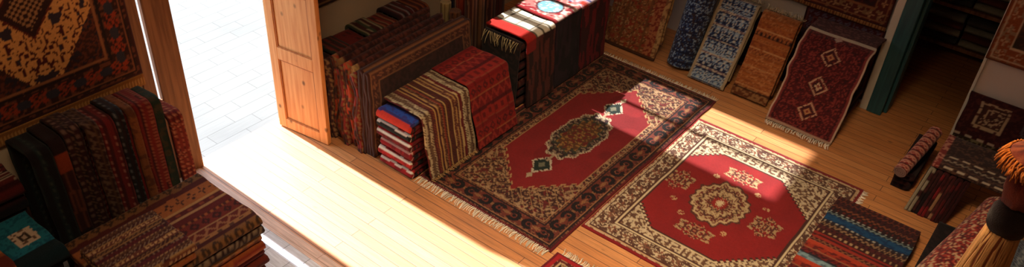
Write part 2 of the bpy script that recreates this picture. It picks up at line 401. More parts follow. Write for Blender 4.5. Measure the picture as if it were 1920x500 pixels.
def pat_rug1(X_, Y_):
    x = X_ + 3.195; y = Y_ - 5.5
    ax, ay = np.abs(x), np.abs(y)
    W, L = .715, 1.45
    e = np.minimum(W - ax, L - ay); side = (W - ax) < (L - ay)
    q = np.where(side, y, x)
    # spandrels: dense tan leaves on dark brown
    o = fill(x.shape, C(66, 34, 30))
    n1 = vn(ax * 62 + ay * 12, ay * 60, 11)
    o[n1 > .44] = C(132, 96, 68); o[n1 > .60] = C(180, 148, 112)
    o[vn(ax * 40, ay * 40, 4) > .72] = C(110, 36, 34)
    n2 = np.abs(np.sin((ax + ay) * 46)) < .2
    o[n2 & (vn(ax * 60, ay * 60, 1) > .4)] = C(70, 40, 34)
    n3 = np.abs(np.sin((ax - ay) * 30)) < .13
    o[n3] = C(170, 134, 92)
    # red field with drawn-out pointed ends
    lim = 1.06 - 1.05 * ax + .018 * np.sign(np.sin(ax * 95))
    fld = (ax < .425) & (ay < lim)
    dd = np.minimum(.425 - ax, (lim - ay) * .7)
    o[fld] = C(144, 32, 36)
    o[fld & (dd < .014)] = C(190, 152, 104)
    fa = fld & (dd > .02)
    o[fa & (vn(x * 5, y * 5, 7) > .66)] = C(132, 28, 33)
    # medallion
    m = (ax / .215) ** 2 + (ay / .43) ** 2 + .10 * np.sin(np.arctan2(ay / .43, ax / .215) * 14)
    mm = fld & (m < 1)
    o[mm] = C(56, 28, 32)
    o[mm & (vn(ax * 80, ay * 70, 13) > .56)] = C(150, 128, 106)
    o[mm & (vn(ax * 40, ay * 40, 15) > .72)] = C(44, 58, 50)
    c2 = fld & (m < .48); o[c2] = C(98, 62, 34); o[c2 & (vn(ax * 50, ay * 46, 17) > .5)] = C(158, 118, 62); o[c2 & (vn(ax * 34, ay * 34, 19) > .72)] = C(110, 34, 30)
    o[fld & (np.abs(m - .98) < .10) & (np.sin(ay * 160) * np.sin(ax * 140) > -.3)] = C(206, 188, 158)
    o[fld & (np.abs(m - .5) < .05)] = C(60, 66, 52)
    for sy in (-1, 1):
        d = ax / .10 + np.abs(y - sy * .60) / .14
        o[fld & (d < 1)] = C(28, 44, 40); o[fld & (np.abs(d - 1) < .14) & (hs(x * 60, y * 60) > .35)] = C(206, 194, 170)
        o[fld & (d < .35)] = C(120, 120, 100)
        d = (ax / .03) + np.abs(y - sy * .79) / .05; o[fld & (d < 1)] = C(190, 170, 140)
        o[fld & (ax < .012) & (np.abs(ay - .47) < .06)] = C(180, 160, 130)
    # borders
    b = e < .245
    o[b] = C(96, 44, 36)
    o[b & (vn(ax * 70, ay * 70, 21) > .5)] = C(58, 30, 28)
    o[b & (vn(ax * 64, ay * 64, 23) > .64)] = C(150, 104, 72)
    mb = (e > .075) & (e < .205)
    o[mb & (hs(ax * 70, ay * 70, 3) > .25)] = C(118, 54, 40)
    bb = (e - .14) / .135; cell = .155
    aa = (q / cell) % 1 - .5; k = np.floor(q / cell).astype(int) % 2
    sc = motif('scroll', np.where(k == 0, aa, -aa), bb, None)
    o[mb & motif('solid', (q / cell + .5) % 1 - .5, bb * 2.6, None)] = C(150, 104, 68)
    o[mb & sc] = C(24, 16, 18)
    for d0, cc, wd in ((.245, C(176, 138, 98), .006), (.215, C(40, 22, 24), .01), (.062, C(176, 124, 84), .006), (.045, C(34, 20, 22), .008)):
        o[np.abs(e - d0) < wd] = cc
    gu = (e > .225) & (e < .238) & (np.sin(q * 130) > 0); o[gu] = C(150, 96, 60)
    o[e < .024] = C(112, 24, 30)
    return wear(o * .80, X_, Y_, .3, 2)  # whole palette darkened to stand in for the shade of the stacks

def pat_rug2(X_, Y_):
    x = X_ + 1.65; y = Y_ - 5.51
    ax, ay = np.abs(x), np.abs(y); W, L = .84, 1.04
    e = np.minimum(W - ax, L - ay); side = (W - ax) < (L - ay); q = np.where(side, y, x)
    cream = C(206, 190, 160); dk = C(104, 74, 58)
    o = fill(x.shape, cream)
    n1 = vn(ax * 60, ay * 60, 31); o[n1 < .40] = dk; o[(n1 > .40) & (n1 < .47)] = C(150, 118, 86)
    o[np.abs(vn(ax * 20, ay * 20, 33) - .5) < .03] = C(90, 60, 48)
    # field
    fx = X_ + 1.72; fy = Y_ - 5.50; bx, by = np.abs(fx), np.abs(fy)
    sc = .014 * np.sign(np.sin((bx - by) * 90))
    d = np.minimum(np.minimum(.655 - bx, .66 - by), (.955 + sc - bx - by) * .72)
    fld = d > 0
    o[fld] = C(142, 30, 32)
    o[(d > -.02) & (d < 0)] = C(70, 44, 38)
    o[(d > -.034) & (d < -.02)] = C(214, 196, 160)
    o[fld & (vn(fx * 6, fy * 6, 35) > .68)] = C(138, 30, 33)
    # medallion
    m = (bx / .33 + by / .42)
    m = np.maximum(m, np.maximum(bx / .24, by / .31)) + .05 * np.sin(np.arctan2(fy, fx) * 16)
    mm = fld & (m < 1); o[mm] = C(112, 48, 40)
    o[mm & (vn(bx * 78, by * 78, 37) > .44)] = C(184, 158, 118)
    for r0 in (.98, .66, .34): o[fld & (np.abs(m - r0) < .035)] = C(88, 52, 42)
    for r0 in (.88, .52): o[fld & (np.abs(m - r0) < .03)] = C(200, 178, 138)
    o[fld & (m < .26)] = C(150, 40, 36); o[fld & (m < .14)] = C(214, 196, 158)
    # sprigs
    for (cx, cy, rx, ry) in ((-.43, .06, .11, .13), (.43, -.02, .11, .13), (.0, -.46, .15, .09), (.0, .47, .15, .09)):
        u = (fx - cx) / rx; v = (fy - cy) / ry; r = np.hypot(u, v) + .18 * np.cos(np.arctan2(v, u) * 6)
        g = fld & (r < 1.1); o[g & (vn(np.abs(u) * 9, np.abs(v) * 9, 39) > .42)] = C(180, 152, 112)
        o[g & (vn(np.abs(u) * 9, np.abs(v) * 9, 41) > .58)] = C(92, 46, 38)
    for (ux, uy) in ((-.2, .33), (.2, .33), (-.2, -.33), (.2, -.33), (-.34, -.2), (.34, .2)):
        r = np.hypot(fx - ux, fy - uy); o[fld & (r < .03) & (hs(fx * 90, fy * 90) > .4)] = C(196, 160, 116)
    # border
    b = (e < .235)
    o[b] = cream; n2 = vn(ax * 66, ay * 66, 43)
    o[b & (n2 < .45)] = C(116, 86, 66)
    bb = (e - .135) / .13; aa = (q / .15) % 1 - .5
    o[b & motif('scroll', aa, bb, None) & (hs(ax * 110, ay * 110, 5) > .18)] = C(86, 56, 46)
    o[b & motif('flower', (q / .15 + .5) % 1 - .5, bb, None) & (hs(ax * 110, ay * 110, 6) > .18)] = C(134, 84, 64)
    for d0, cc, wd in ((.235, C(74, 42, 36), .008), (.218, C(216, 200, 164), .008), (.203, C(80, 46, 38), .005), (.062, C(80, 44, 38), .007), (.048, C(196, 164, 124), .006)):
        o[np.abs(e - d0) < wd] = cc
    o[e < .034] = C(132, 26, 30)
    return wear(o, X_, Y_, .28, 3)

def pat_rug3(X_, Y_):
    e = np.minimum(np.minimum(X_ + 2.44, -1.2 - X_), 4.09 - Y_)
    o = fill(X_.shape, C(52, 28, 26)); n1 = vn(X_ * 34, Y_ * 34, 51); o[n1 > .5] = C(170, 140, 104); o[n1 > .72] = C(120, 38, 34)
    o[np.abs(e - .09) < .008] = C(200, 176, 136); o[np.abs(e - .07) < .01] = C(90, 26, 30)
    o[e < .055] = C(164, 28, 36); o[e < .018] = C(110, 20, 28)
    return wear(o, X_, Y_, .3, 4)

r1 = floor_rug('patterned_rug', -3.91, -2.48, 4.05, 6.95, pat_rug1, 'long dark brown rug with deep red pointed field and oval medallion, beside the draped stacks',
    fr=[((-3.90, 4.055, .009), (-2.49, 4.055, .009), (0, -.088, 0)), ((-3.90, 6.945, .009), (-2.49, 6.945, .009), (0, .07, 0))])
r2 = floor_rug('patterned_rug', -2.47, -.81, 4.47, 6.55, pat_rug2, 'wide cream bordered rug with bright red eight-sided field, middle of the floor',
    fr=[((-.815, 4.49, .009), (-.815, 6.54, .009), (.05, 0, 0))])
r3 = floor_rug('patterned_rug', -2.44, -1.2, 2.2, 4.085, pat_rug3, 'red edged rug of which only a corner shows at the bottom of the photo', z=.0,
    fr=[((-2.40, 4.082, .009), (-1.22, 4.082, .009), (0, .075, 0))])

# ================================================================== FOLDED PIECES
def ufold(d, t, open_=.0, n=7):
    """doubled cloth lying flat: open ends at a=0, fold at a=d ; total height ~2t"""
    r = t * .52
    return [(0, r * .9)] + [(d * k / 6, r * .9) for k in range(1, 6)] + arc(d - r, t, r * 1.02, -PI / 2, PI / 2, n) + [(d * k / 6, 2 * t - r * .9) for k in range(5, -1, -1)]

def folded_flat(name, x_back, x_front, y0, y1, z, h, pat, label, group, cat='folded rug', face='+x', seed=0, step=.016, wob=.004, parent=None, mat=None):
    """a rug folded double, the fold facing +x or -y; h is its total height"""
    t = h / 2
    if face == '+x':
        O, A, B, d, w0, w1 = (x_back, 0, z), X, Y, x_front - x_back, y0, y1
    else:
        O, A, B, d, w0, w1 = (0, y1, z), (0, -1, 0), X, y1 - y0, x_back, x_front
    o = sheet(name, ufold(d, t), w0, w1, O, A, B, pat, mat or M_KILIM, t=t * .86, step=step, wob=wob, wf=4, seed=seed, edge=.008)
    o.parent = parent
    if label: tag(o, label, cat, group)
    return o

# ---- big stack in the left foreground (fold edges towards the room)
stripeA = bands([(.10, C(120, 80, 44), C(60, 40, 26), 'diamond'), (.03, C(66, 24, 24), None, ''), (.035, C(150, 104, 64), C(80, 50, 40), 'dots'), (.07, C(96, 34, 28), C(150, 100, 70), 'zig'),
                 (.02, C(160, 124, 84), None, ''), (.09, C(110, 40, 30), C(60, 24, 24), 'diamond'), (.03, C(150, 84, 44), C(70, 30, 24), 'dash'), (.06, C(92, 28, 26), None, ''),
                 (.02, C(168, 130, 88), None, ''), (.05, C(86, 26, 26), C(130, 60, 40), 'dots'), (.02, C(176, 130, 80), None, ''), (.14, C(158, 92, 46), C(60, 32, 30), 'flower'), (.05, C(80, 28, 24), None, '')], cell=.09, seed=5)
def two(c1, c2, seed, wds=(.06, .02), mc=None, kind='dots'):
    return bands([(wds[0], c1, mc, kind), (wds[1], c2, None, ''), (wds[0] * .6, c1 * .7, None, ''), (wds[1] * .6, c2, None, '')], cell=.05, seed=seed)
palA = [(two(C(44, 24, 24), C(120, 90, 66), 1, (.03, .012), C(130, 110, 90), 'zig'), 'black and cream zigzag banded kilim second from the top of the big left stack'),
        (two(C(150, 78, 42), C(196, 150, 100), 2, (.03, .01), C(80, 40, 30), 'dash'), 'rust and tan dashed kilim third from the top of the big left stack'),
        (two(C(176, 92, 44), C(120, 40, 30), 3, (.05, .02)), 'orange brown kilim in the middle of the big left stack'),
        (two(C(96, 30, 28), C(150, 110, 78), 4, (.06, .01)), 'dark red kilim with thin tan lines, fifth down the big left stack'),
        (two(C(120, 46, 32), C(70, 26, 26), 5, (.04, .03), C(160, 110, 70), 'dots'), 'brown red dotted kilim, sixth down the big left stack'),
        (two(C(70, 26, 28), C(120, 50, 36), 6, (.05, .02)), 'wine coloured kilim, seventh down the big left stack'),
        (two(C(98, 36, 32), C(140, 96, 66), 7, (.05, .015)), 'maroon kilim at the foot of the big left stack')]
GA = 'folded kilims of the big stack in the left foreground'
z = .003; hs_ = .072
jit = [.05, .03, .045, .02, .055, .04, .065]
for k in range(7):
    p, lb = palA[6 - k]
    folded_flat('folded_kilim', -4.62, -3.99 + jit[k] + .035, 1.42, 2.40 + jit[(k * 3) % 7] * .7, z, hs_, p, lb, GA, seed=k, step=.02)
    z += hs_ + .006
folded_flat('folded_kilim', -4.64, -3.90, 1.40, 2.44, z, .07, stripeA, 'broad tan and brown patterned kilim topping the big left stack', GA, seed=9, step=.012)
zA = z + .076
stripeA2 = bands([(.026, C(66, 28, 28), C(130, 104, 84), 'dots'), (.007, C(150, 110, 66), None, ''), (.03, C(60, 26, 28), C(120, 88, 56), 'zig'), (.008, C(156, 116, 70), None, ''), (.035, C(104, 56, 42), C(190, 152, 106), 'diamond'), (.008, C(160, 120, 72), None, ''),
                  (.03, C(70, 30, 30), C(136, 112, 90), 'zig'), (.02, C(96, 60, 40), C(60, 30, 26), 'dots'), (.012, C(160, 128, 88), C(80, 50, 40), 'dash'), (.03, C(92, 28, 34), C(60, 24, 28), 'dots')], cell=.034, seed=15)
folded_flat('folded_kilim', -4.36, -3.88, 1.42, 1.90, zA, .065, bands([(.05, C(150, 84, 40), None, ''), (.04, C(80, 30, 30), C(150, 110, 80), 'dots')], seed=3), 'orange edged folded kilim lying second from top on the nearest left pile', 'two kilims laid across the big left stack', seed=12, step=.02)
folded_flat('folded_kilim', -4.37, -3.875, 1.40, 1.92, zA + .072, .06, stripeA2, 'cream and maroon banded kilim with a grey stripe lying on the nearest left pile', 'two kilims laid across the big left stack', seed=13, step=.011)

# ---- upright folded rugs against the wall under the hanging rug
def upright(name, y0, y1, xf, xb, h, pat, label, group, lean=.0, seed=0, cat='folded rug'):
    """rug folded to a tall narrow packet, fold at the top, standing on edge; its broad face looks at +x"""
    d = xf - xb; r = .05
    prof = [(-d, .004), (-d, h - r - .02)] + arc(-d + r, h - r - .02, r, PI, PI / 2, 5) + arc(-r, h - r, r, PI / 2, 0, 6) + [(.012, h * .5), (.02, .004)]
    o = sheet(name, prof, y0 + .003, y1 - .003, (xf, 0, 0), X, Y, pat, M_KILIM, t=.03, step=.014, wob=.005, wf=6, seed=seed, edge=.003)
    return tag(o, label, cat, group)
GU = 'tall folded rugs standing against the wall left of the doorway'
UP = [(1.46, 1.60, 1.20, bands([(.05, BLACK, None, ''), (.03, C(30, 44, 44), C(60, 70, 60), 'dots')], 'w', seed=1), 'black folded rug standing leftmost under the hanging rug'),
      (1.605, 1.70, 1.22, bands([(.16, C(150, 62, 30), None, ''), (.5, C(60, 26, 24), C(110, 60, 40), 'zig'), (.9, C(40, 22, 22), None, '')], 's', seed=2), 'dark folded rug with an orange patch at its top, left of the upright row'),
      (1.705, 1.83, 1.24, bands([(.04, C(58, 28, 30), C(120, 90, 76), 'dots'), (.03, C(40, 24, 26), C(110, 80, 60), 'zig')], 'w', seed=3), 'dark wine folded rug with small pale figures in the upright row'),
      (1.835, 1.93, 1.23, bands([(.05, C(52, 26, 26), C(110, 84, 66), 'zig'), (.02, C(90, 60, 40), None, '')], 'w', seed=4), 'black brown zigzag folded rug in the upright row'),
      (1.935, 2.05, 1.20, bands([(.025, C(112, 30, 28), C(170, 110, 90), 'dots'), (.02, C(72, 22, 24), None, ''), (.02, C(120, 34, 30), None, '')], 'w', seed=5), 'red and pink dotted folded rug in the middle of the upright row'),
      (2.055, 2.13, 1.22, bands([(.03, C(40, 40, 44), C(110, 110, 110), 'dots'), (.02, C(50, 28, 28), None, '')], 'w', seed=6), 'charcoal folded rug with grey figures in the upright row'),
      (2.135, 2.20, 1.21, plain(C(132, 78, 40), seed=7, speck=C(100, 56, 32)), 'narrow tan orange folded rug in the upright row'),
      (2.205, 2.33, 1.20, bands([(.022, C(128, 36, 30), None, ''), (.012, C(60, 20, 22), None, ''), (.02, C(110, 30, 28), C(160, 90, 60), 'dash')], 'w', seed=8), 'red folded rug with dark ribs near the right of the upright row'),
      (2.335, 2.41, 1.18, plain(C(44, 56, 42), seed=9, speck=C(70, 60, 40)), 'dark green folded rug near the right of the upright row'),
      (2.415, 2.53, 1.02, bands([(.02, C(136, 46, 34), C(200, 130, 90), 'dots'), (.02, C(96, 28, 26), C(170, 90, 60), 'zig')], 'w', cell=.04, seed=10), 'speckled red folded rug at the right end of the upright row')]
for k, (a, b, h, p, lb) in enumerate(UP):
    upright('folded_rug', a, b, -4.86 - .02 * (k % 3), -5.20, h, p, lb, GU, seed=20 + k)

# ---- stacks at the far left edge
GE = 'small dark stacks at the left edge of the photo'
def pile(x0, x1, y0, y1, n, h, z0, pats, labels, group, top=None, seed=0, face='+x', cat='folded rug', jitter=.02, name='folded_rug', step=.02):
    z = z0; R = random.Random(seed)
    for k in range(n):
        j = R.uniform(-jitter, 0)
        if face == '+x': folded_flat(name, x0, x1 + j, y0 - j * .5, y1 + j, z, h, pats[k % len(pats)], labels[k], group, cat, face, seed + k, step)
        else: folded_flat(name, x0, x1 + j, y0 - j, y1, z, h, pats[k % len(pats)], labels[k], group, cat, face, seed + k, step)
        z += h + .005
    return z
ordn = ['lowest', 'second from the bottom', 'third from the bottom', 'fourth from the bottom', 'fifth from the bottom', 'sixth from the bottom', 'seventh from the bottom', 'eighth from the bottom']
dk = [two(C(40, 22, 24), C(70, 40, 36), 31), two(C(56, 24, 26), C(34, 22, 26), 32), two(C(30, 24, 28), C(60, 30, 30), 33)]
ztq = pile(-5.02, -4.58, 1.10, 1.35, 5, .115, .003, dk, [f'dark folded rug, {o_} in the stack under the turquoise rug' for o_ in ordn], GE, seed=41)
def pat_turq(s, w):
    o = fill(s.shape, TURQ); o[vn(s * 60, w * 60, 3) > .6] = C(24, 104, 132)
    o[(s < .645)] = C(22, 44, 52)
    u = np.abs(s - .80) / .085; v = np.abs(w - .155) / .07
    d = np.maximum(u, v) + .12 * (vn(s * 60, w * 60, 5) - .5)
    o[(d < 1)] = C(222, 204, 184); o[(d < .45)] = C(70, 60, 56); o[(d < .2)] = C(200, 180, 160)
    o[(d < 1) & (hs(s * 60, w * 60) > .85)] = C(120, 96, 84)
    return wear(o, s, w, .25, 1)
folded_flat('folded_rug', -5.04, -4.53, 1.095, 1.375, ztq, .11, pat_turq, 'turquoise folded rug with a white square figure at the left edge', GE, seed=45, step=.009, wob=.01)
zst = pile(-5.36, -5.08, .6, 1.43, 6, .13, .003, dk, [f'dark folded rug, {o_} in the stack under the red striped rug' for o_ in ordn], GE, seed=51)
folded_flat('folded_rug', -5.37, -5.06, .6, 1.42, zst, .14, bands([(.03, C(104, 36, 36), None, ''), (.008, C(200, 180, 160), None, ''), (.02, C(60, 24, 28), None, ''), (.006, C(180, 160, 140), None, '')], 's', seed=8),
    'wine red folded rug with thin white lines at the left edge', GE, seed=56, step=.012)
zr = pile(-5.0, -4.30, .30, 1.07, 4, .155, .003, dk, [f'dark folded rug, {o_} in the nearest left corner stack' for o_ in ordn], GE, seed=61)
folded_flat('folded_rug', -5.02, -4.25, .28, 1.08, zr, .12, bands([(.14, C(112, 44, 30), None, ''), (.10, C(190, 120, 66), C(150, 84, 44), 'speck')], 's', seed=6, off=.12), 'rust and tan folded rug in the bottom left corner', GE, seed=66)

# ---- rug hanging on the wall left of the doorway
def pat_hang(s, w):
    # s: up from bottom, w: along y ; rug 1.3 wide 1.75 high
    x = w - .66; y = s - .80; ax, ay = np.abs(x), np.abs(y)
    e = np.minimum(.66 - ax, .80 - ay); side = (.66 - ax) < (.80 - ay); q = np.where(side, y, x)
    o = fill(s.shape, C(62, 30, 28))
    n = vn(ax * 60, ay * 60, 5); o[n > .54] = C(104, 52, 38); o[vn(ax * 50, ay * 50, 9) > .7] = C(40, 34, 48)
    d = ax / .50 + ay / .66; inn = (d < 1.06) & (e > .25) | ((d < .9) & (e > .2))
    o[inn] = C(228, 168, 100)
    o[inn & (vn(ax * 66 + 3, ay * 66, 6) > .64)] = C(82, 24, 26)
    o[inn & (vn(ax * 22, ay * 22, 16) > .80)] = C(54, 44, 60)
    m = ax / .18 + ay / .22
    o[m < 1] = C(52, 26, 26); k = (m < .74) & motif('check', (x / .045) % 1 - .5, (y / .045) % 1 - .5, None); o[k] = C(176, 130, 88)
    o[(np.abs(m - 1.04) < .04)] = C(110, 40, 30)
    b = e < .235; o[b] = C(58, 28, 26); o[b & (vn(ax * 42, ay * 42, 8) > .6)] = C(120, 66, 44)
    bb = (e - .13) / .14; aa = (q / .2) % 1 - .5
    o[b & (np.hypot(aa, bb) < .4) & (vn(aa * 14, bb * 14, 3) > .42)] = C(168, 62, 34)
    o[b & (np.hypot((q / .2 + .5) % 1 - .5, bb) < .25)] = C(50, 52, 66)
    for d0, cc in ((.235, C(160, 104, 66)), (.205, C(36, 22, 24)), (.055, C(150, 90, 56)), (.04, C(36, 20, 22))): o[np.abs(e - d0) < .006] = cc
    o[e < .02] = C(70, 24, 26)
    return wear(o, s, w, .3, 5)
hr = empty('hanging_rug', (-5.35, 1.9, 1.2), 'large gold and dark brown rug hung on the wall left of the doorway', 'rug')
sheet('pile', [(0, 1.13), (0, 2.90)], 1.24, 2.56, (-5.372, 0, 0), X, Y, pat_hang, M_PILE, t=.012, step=.0105, parent=hr, wob=.004, wf=2, skew=0)
sheet('border_strip', [(.004, 1.03), (0, 1.13)], 1.24, 2.56, (-5.37, 0, 0), X, Y, bands([(.02, C(170, 122, 66), None, ''), (.05, C(206, 156, 90), C(150, 100, 52), 'dash'), (.02, C(150, 100, 50), None, '')], 's', cell=.05, seed=3), M_KILIM, t=.012, step=.012, parent=hr, wob=.003, wf=4)

# ================================================================== ROW OF STANDING CARPETS BY THE DOOR LEAF
def standing(name, xc, r, y0, y1, h, pat, label, group, seed, wob=.008, lean=.0, step=.018, bow=.0):
    prof = [(-r, .003), (-r, h * .3), (-r + lean * .6, h * .7), (-r + lean, h - r)] + arc(lean, h - r, r, PI, 0, 8) + [(r + lean * .6, h * .7), (r, h * .3), (r, .003)]
    o = sheet(name, prof, y0, y1, (xc, 0, 0), X, Y, pat, M_PILE, t=r * 1.7, step=step, wob=wob, wf=7, seed=seed, edge=.012)
    co_ = np.empty(len(o.data.vertices) * 3, np.float32); o.data.vertices.foreach_get('co', co_); co_ = co_.reshape(-1, 3)
    co_[:, 0] += bow * (vn(co_[:, 2] * 5, co_[:, 1] * 1.2, 7) - .5); co_[:, 1] += bow * .6 * (vn(co_[:, 2] * 6, co_[:, 2] * 0, seed) - .5)
    o.data.vertices.foreach_set('co', co_.ravel()); o.data.update()
    return tag(o, label, 'folded carpet', group)
GC = 'folded carpets standing in a row behind the pine door leaf'
edgecols = [C(64, 28, 28), C(150, 60, 36), C(140, 98, 60), C(120, 36, 40), C(170, 66, 44), C(178, 136, 84), C(128, 40, 36)]
lbls = ['dark brown folded carpet standing nearest the wall in the row behind the pine door',
        'rust folded carpet, second from the wall in the row behind the pine door',
        'tan edged folded carpet, third from the wall behind the pine door',
        'crimson folded carpet in the middle of the row behind the pine door',
        'bright orange red topped folded carpet in the row behind the pine door',
        'yellowish tan edged folded carpet in the row behind the pine door',
        'brick red folded carpet just behind the two flat dark ones']
for k in range(7):
    x = -4.90 + k * .058
    c = np.clip(edgecols[k] * 1.35, 0, 1)  # edge colours lightened to paint in the sun from the doorway
    p = bands([(.06, c, TAN * .8, 'zig'), (1.3, C(60, 28, 28), C(100, 50, 40), 'speck')], 'w', seed=60 + k)
    standing('folded_carpet', x, .0135, 3.95 + .03 * (k % 3), 5.28 - .04 * (k % 3), .80 + .02 * ((k * 2) % 3), p, lbls[k], GC, 60 + k, wob=.001, lean=-.05, bow=.075)
for k, (x, lb, h) in enumerate([(-4.485, 'dark carpet with a patterned tan top edge, second from the front of the row', .87), (-4.415, 'large flat dark brown carpet with pale rim at the front of the row', .87)]):
    p = persian(.87 * 2, 1.33, C(52, 26, 24), C(84, 42, 32), C(150, 96, 62), C(70, 36, 32), seed=70 + k, bw=.12, med=False, line=C(150, 100, 66))
    standing('folded_carpet', x, .0175, 3.97, 5.30, h, (lambda s, w, p=p: p((s + .87) % 1.74, w)), lb, GC, 75 + k, wob=.002, lean=-.02, step=.013)

# ---- kilims draped over a bench behind them, against the wall
def bundle(name, y0, y1, x0, x1, h, pat, label, group, seed, cat='folded kilim', h2=None):
    """thick folded bundle resting on edge: rounded top, falls front and back"""
    r = .05
    prof = [(x0, .003), (x0, h - r)] + arc(x0 + r, h - r, r, PI, PI / 2, 4) + arc(x1 - r, (h2 or h) - r, r, PI / 2, 0, 4) + [(x1, .003)]
    o = sheet(name, prof, y0, y1, (0, 0, 0), X, Y, pat, M_KILIM, t=.03, step=.018, wob=.008, wf=6, seed=seed, edge=.001)
    return tag(o, label, cat, group)
GB = 'striped kilims draped side by side against the plaster wall'
bcols = [([(.05, C(50, 26, 26), None, ''), (.02, C(90, 40, 34), None, '')], 'dark brown kilim at the left end of the draped wall row'),
         ([(.03, C(40, 50, 40), None, ''), (.02, C(120, 50, 40), None, ''), (.02, C(60, 28, 30), None, '')], 'green and brown striped kilim draped against the wall, second from left'),
         ([(.04, C(110, 34, 32), None, ''), (.015, C(60, 24, 26), None, '')], 'dull red kilim draped against the wall, third from left'),
         ([(.012, C(160, 150, 120), None, ''), (.03, C(60, 70, 52), None, ''), (.012, C(150, 140, 110), None, ''), (.05, C(70, 30, 30), None, '')], 'dark kilim with pale green stripes in the middle of the draped wall row'),
         ([(.03, C(130, 44, 34), None, ''), (.02, C(70, 30, 30), None, ''), (.012, C(150, 110, 80), None, '')], 'rusty red kilim with thin tan stripes in the draped wall row'),
         ([(.03, C(92, 34, 36), None, ''), (.01, C(140, 130, 130), None, ''), (.03, C(50, 30, 36), None, '')], 'plum kilim with grey stripes in the draped wall row'),
         ([(.03, C(66, 28, 26), None, ''), (.02, C(150, 84, 46), None, ''), (.02, C(100, 36, 30), None, '')], 'brown kilim with orange stripes at the right end of the draped wall row')]
for k, (sp, lb) in enumerate(bcols):
    y0 = 3.98 + k * .205
    bundle('draped_kilim', y0, y0 + .2, -5.37, -5.05, .66 + .03 * (k % 2) + .015 * k, bands(sp, 'w', seed=80 + k, off=.01 * k), lb, GB, 80 + k)

# ================================================================== LOW STACK WITH TWO DRAPED KILIMS
def pat_layer(cs, seed):
    return bands([(.40, cs[0], cs[1], 'speck'), (.03, cs[2], None, ''), (.018, cs[3], None, ''), (.05, cs[4], None, ''), (.35, cs[5], cs[0], 'speck')], 's', seed=seed)
GL = 'red, white and blue kilims folded in the low stack'
lay = [((DRED, BLACK, C(190, 40, 44), WHITE, C(170, 34, 40), DRED), 'red kilim with a white line at the bottom of the low stack'),
       ((DRED, BLACK, C(176, 36, 40), WHITE, C(190, 44, 46), DRED), 'red kilim with a white line, second from the bottom of the low stack'),
       ((DRED, BLACK, C(196, 50, 46), C(214, 170, 160), C(150, 30, 38), DRED), 'red and pinkish kilim in the middle of the low stack'),
       ((DRED, BLACK, C(186, 36, 40), WHITE, C(120, 28, 36), DRED), 'deep red kilim with white line, third from the top of the low stack'),
       ((BLACK, DRED, C(190, 50, 44), WHITE, C(26, 34, 36), DRED), 'kilim with a black band between white lines, second from the top'),
       ((NAVY, C(70, 30, 60), C(50, 80, 160), C(196, 56, 50), C(206, 60, 52), WHITE), 'kilim with bright blue band and orange red edge topping the low stack')]
z = .003
for k, (cs, lb) in enumerate(lay):
    h = .0905; R_ = random.Random(k)
    d = .60
    j = R_.uniform(-.012, .014)
    if k == 5:
        p = bands([(.61, DRED, BLACK, 'speck'), (.012, BLACK, None, ''), (.05, C(206, 60, 46), None, ''), (.022, C(60, 50, 110), None, ''), (.075, C(44, 78, 164), C(58, 58, 130), 'speck'), (.04, C(90, 34, 50), C(60, 40, 80), 'speck'), (.5, C(150, 34, 38), None, '')], 's', seed=k)
    else:
        p = bands([(.612, cs[0], cs[1], 'speck'), (.008, cs[3], None, ''), (.034, cs[4], cs[4] * .6, 'speck'), (.014, cs[3], None, ''), (.020, cs[2], cs[2] * .6, 'speck'), (.55, cs[5], cs[0], 'speck')], 's', cell=.05, seed=k)
    folded_flat('folded_kilim', -4.31 + j, -3.93 + j * .5, 3.965 + abs(j), 4.60, z, h, p, lb, GL, 'folded kilim', '-y', 90 + k, .0065, .006)
    z += h + .0075
# filler rugs under the two draped kilims
pile(-4.30, -3.93, 4.62, 5.22, 6, .098, .003, dk, [f'dark folded rug, {o_} beneath the draped red kilim' for o_ in ordn], 'dark rugs hidden under the draped red kilim', seed=95)

def drape(name, y0, y1, xb, xf, zt, foot, pat, label, group, seed, fr=True, skew=0., step=.0125, zb=.024, wob=.005, r=.035, t=.012, frcol=CREAM, cat='kilim', zback=None):
    """kilim lying on a stack (top at zt) and hanging down its +x front to the floor, foot kicked out to x=foot"""
    root = empty(name, ((xb + xf) / 2, (y0 + y1) / 2, zt), label, cat, group)
    prof = [(xb, zback if zback is not None else zt)] + [(xf - r, zt)] + arc(xf - r, zt - r, r, PI / 2, .12, 5) + [(xf + (foot - xf) * .35, zt * .6), (xf + (foot - xf) * .75, zt * .25), (foot, zb)]
    sheet('woven_body', prof, y0, y1, (0, 0, 0), X, Y, pat, M_KILIM, t=t, step=step, parent=root, wob=wob, wf=5, seed=seed, edge=.006)
    if fr:
        n = int((y1 - y0) / .014)
        st = [(foot + .002, y0 + (i + .5) / n * (y1 - y0), zb + .004) for i in range(n)]
        strands('fringe', st, [(.035, -.004, -.012)] * n, M_FRINGE, frcol, root, r=.0038, seed=seed, floor_z=.018)
    return root
GD = 'kilims draped over the low stack beside the long rug'
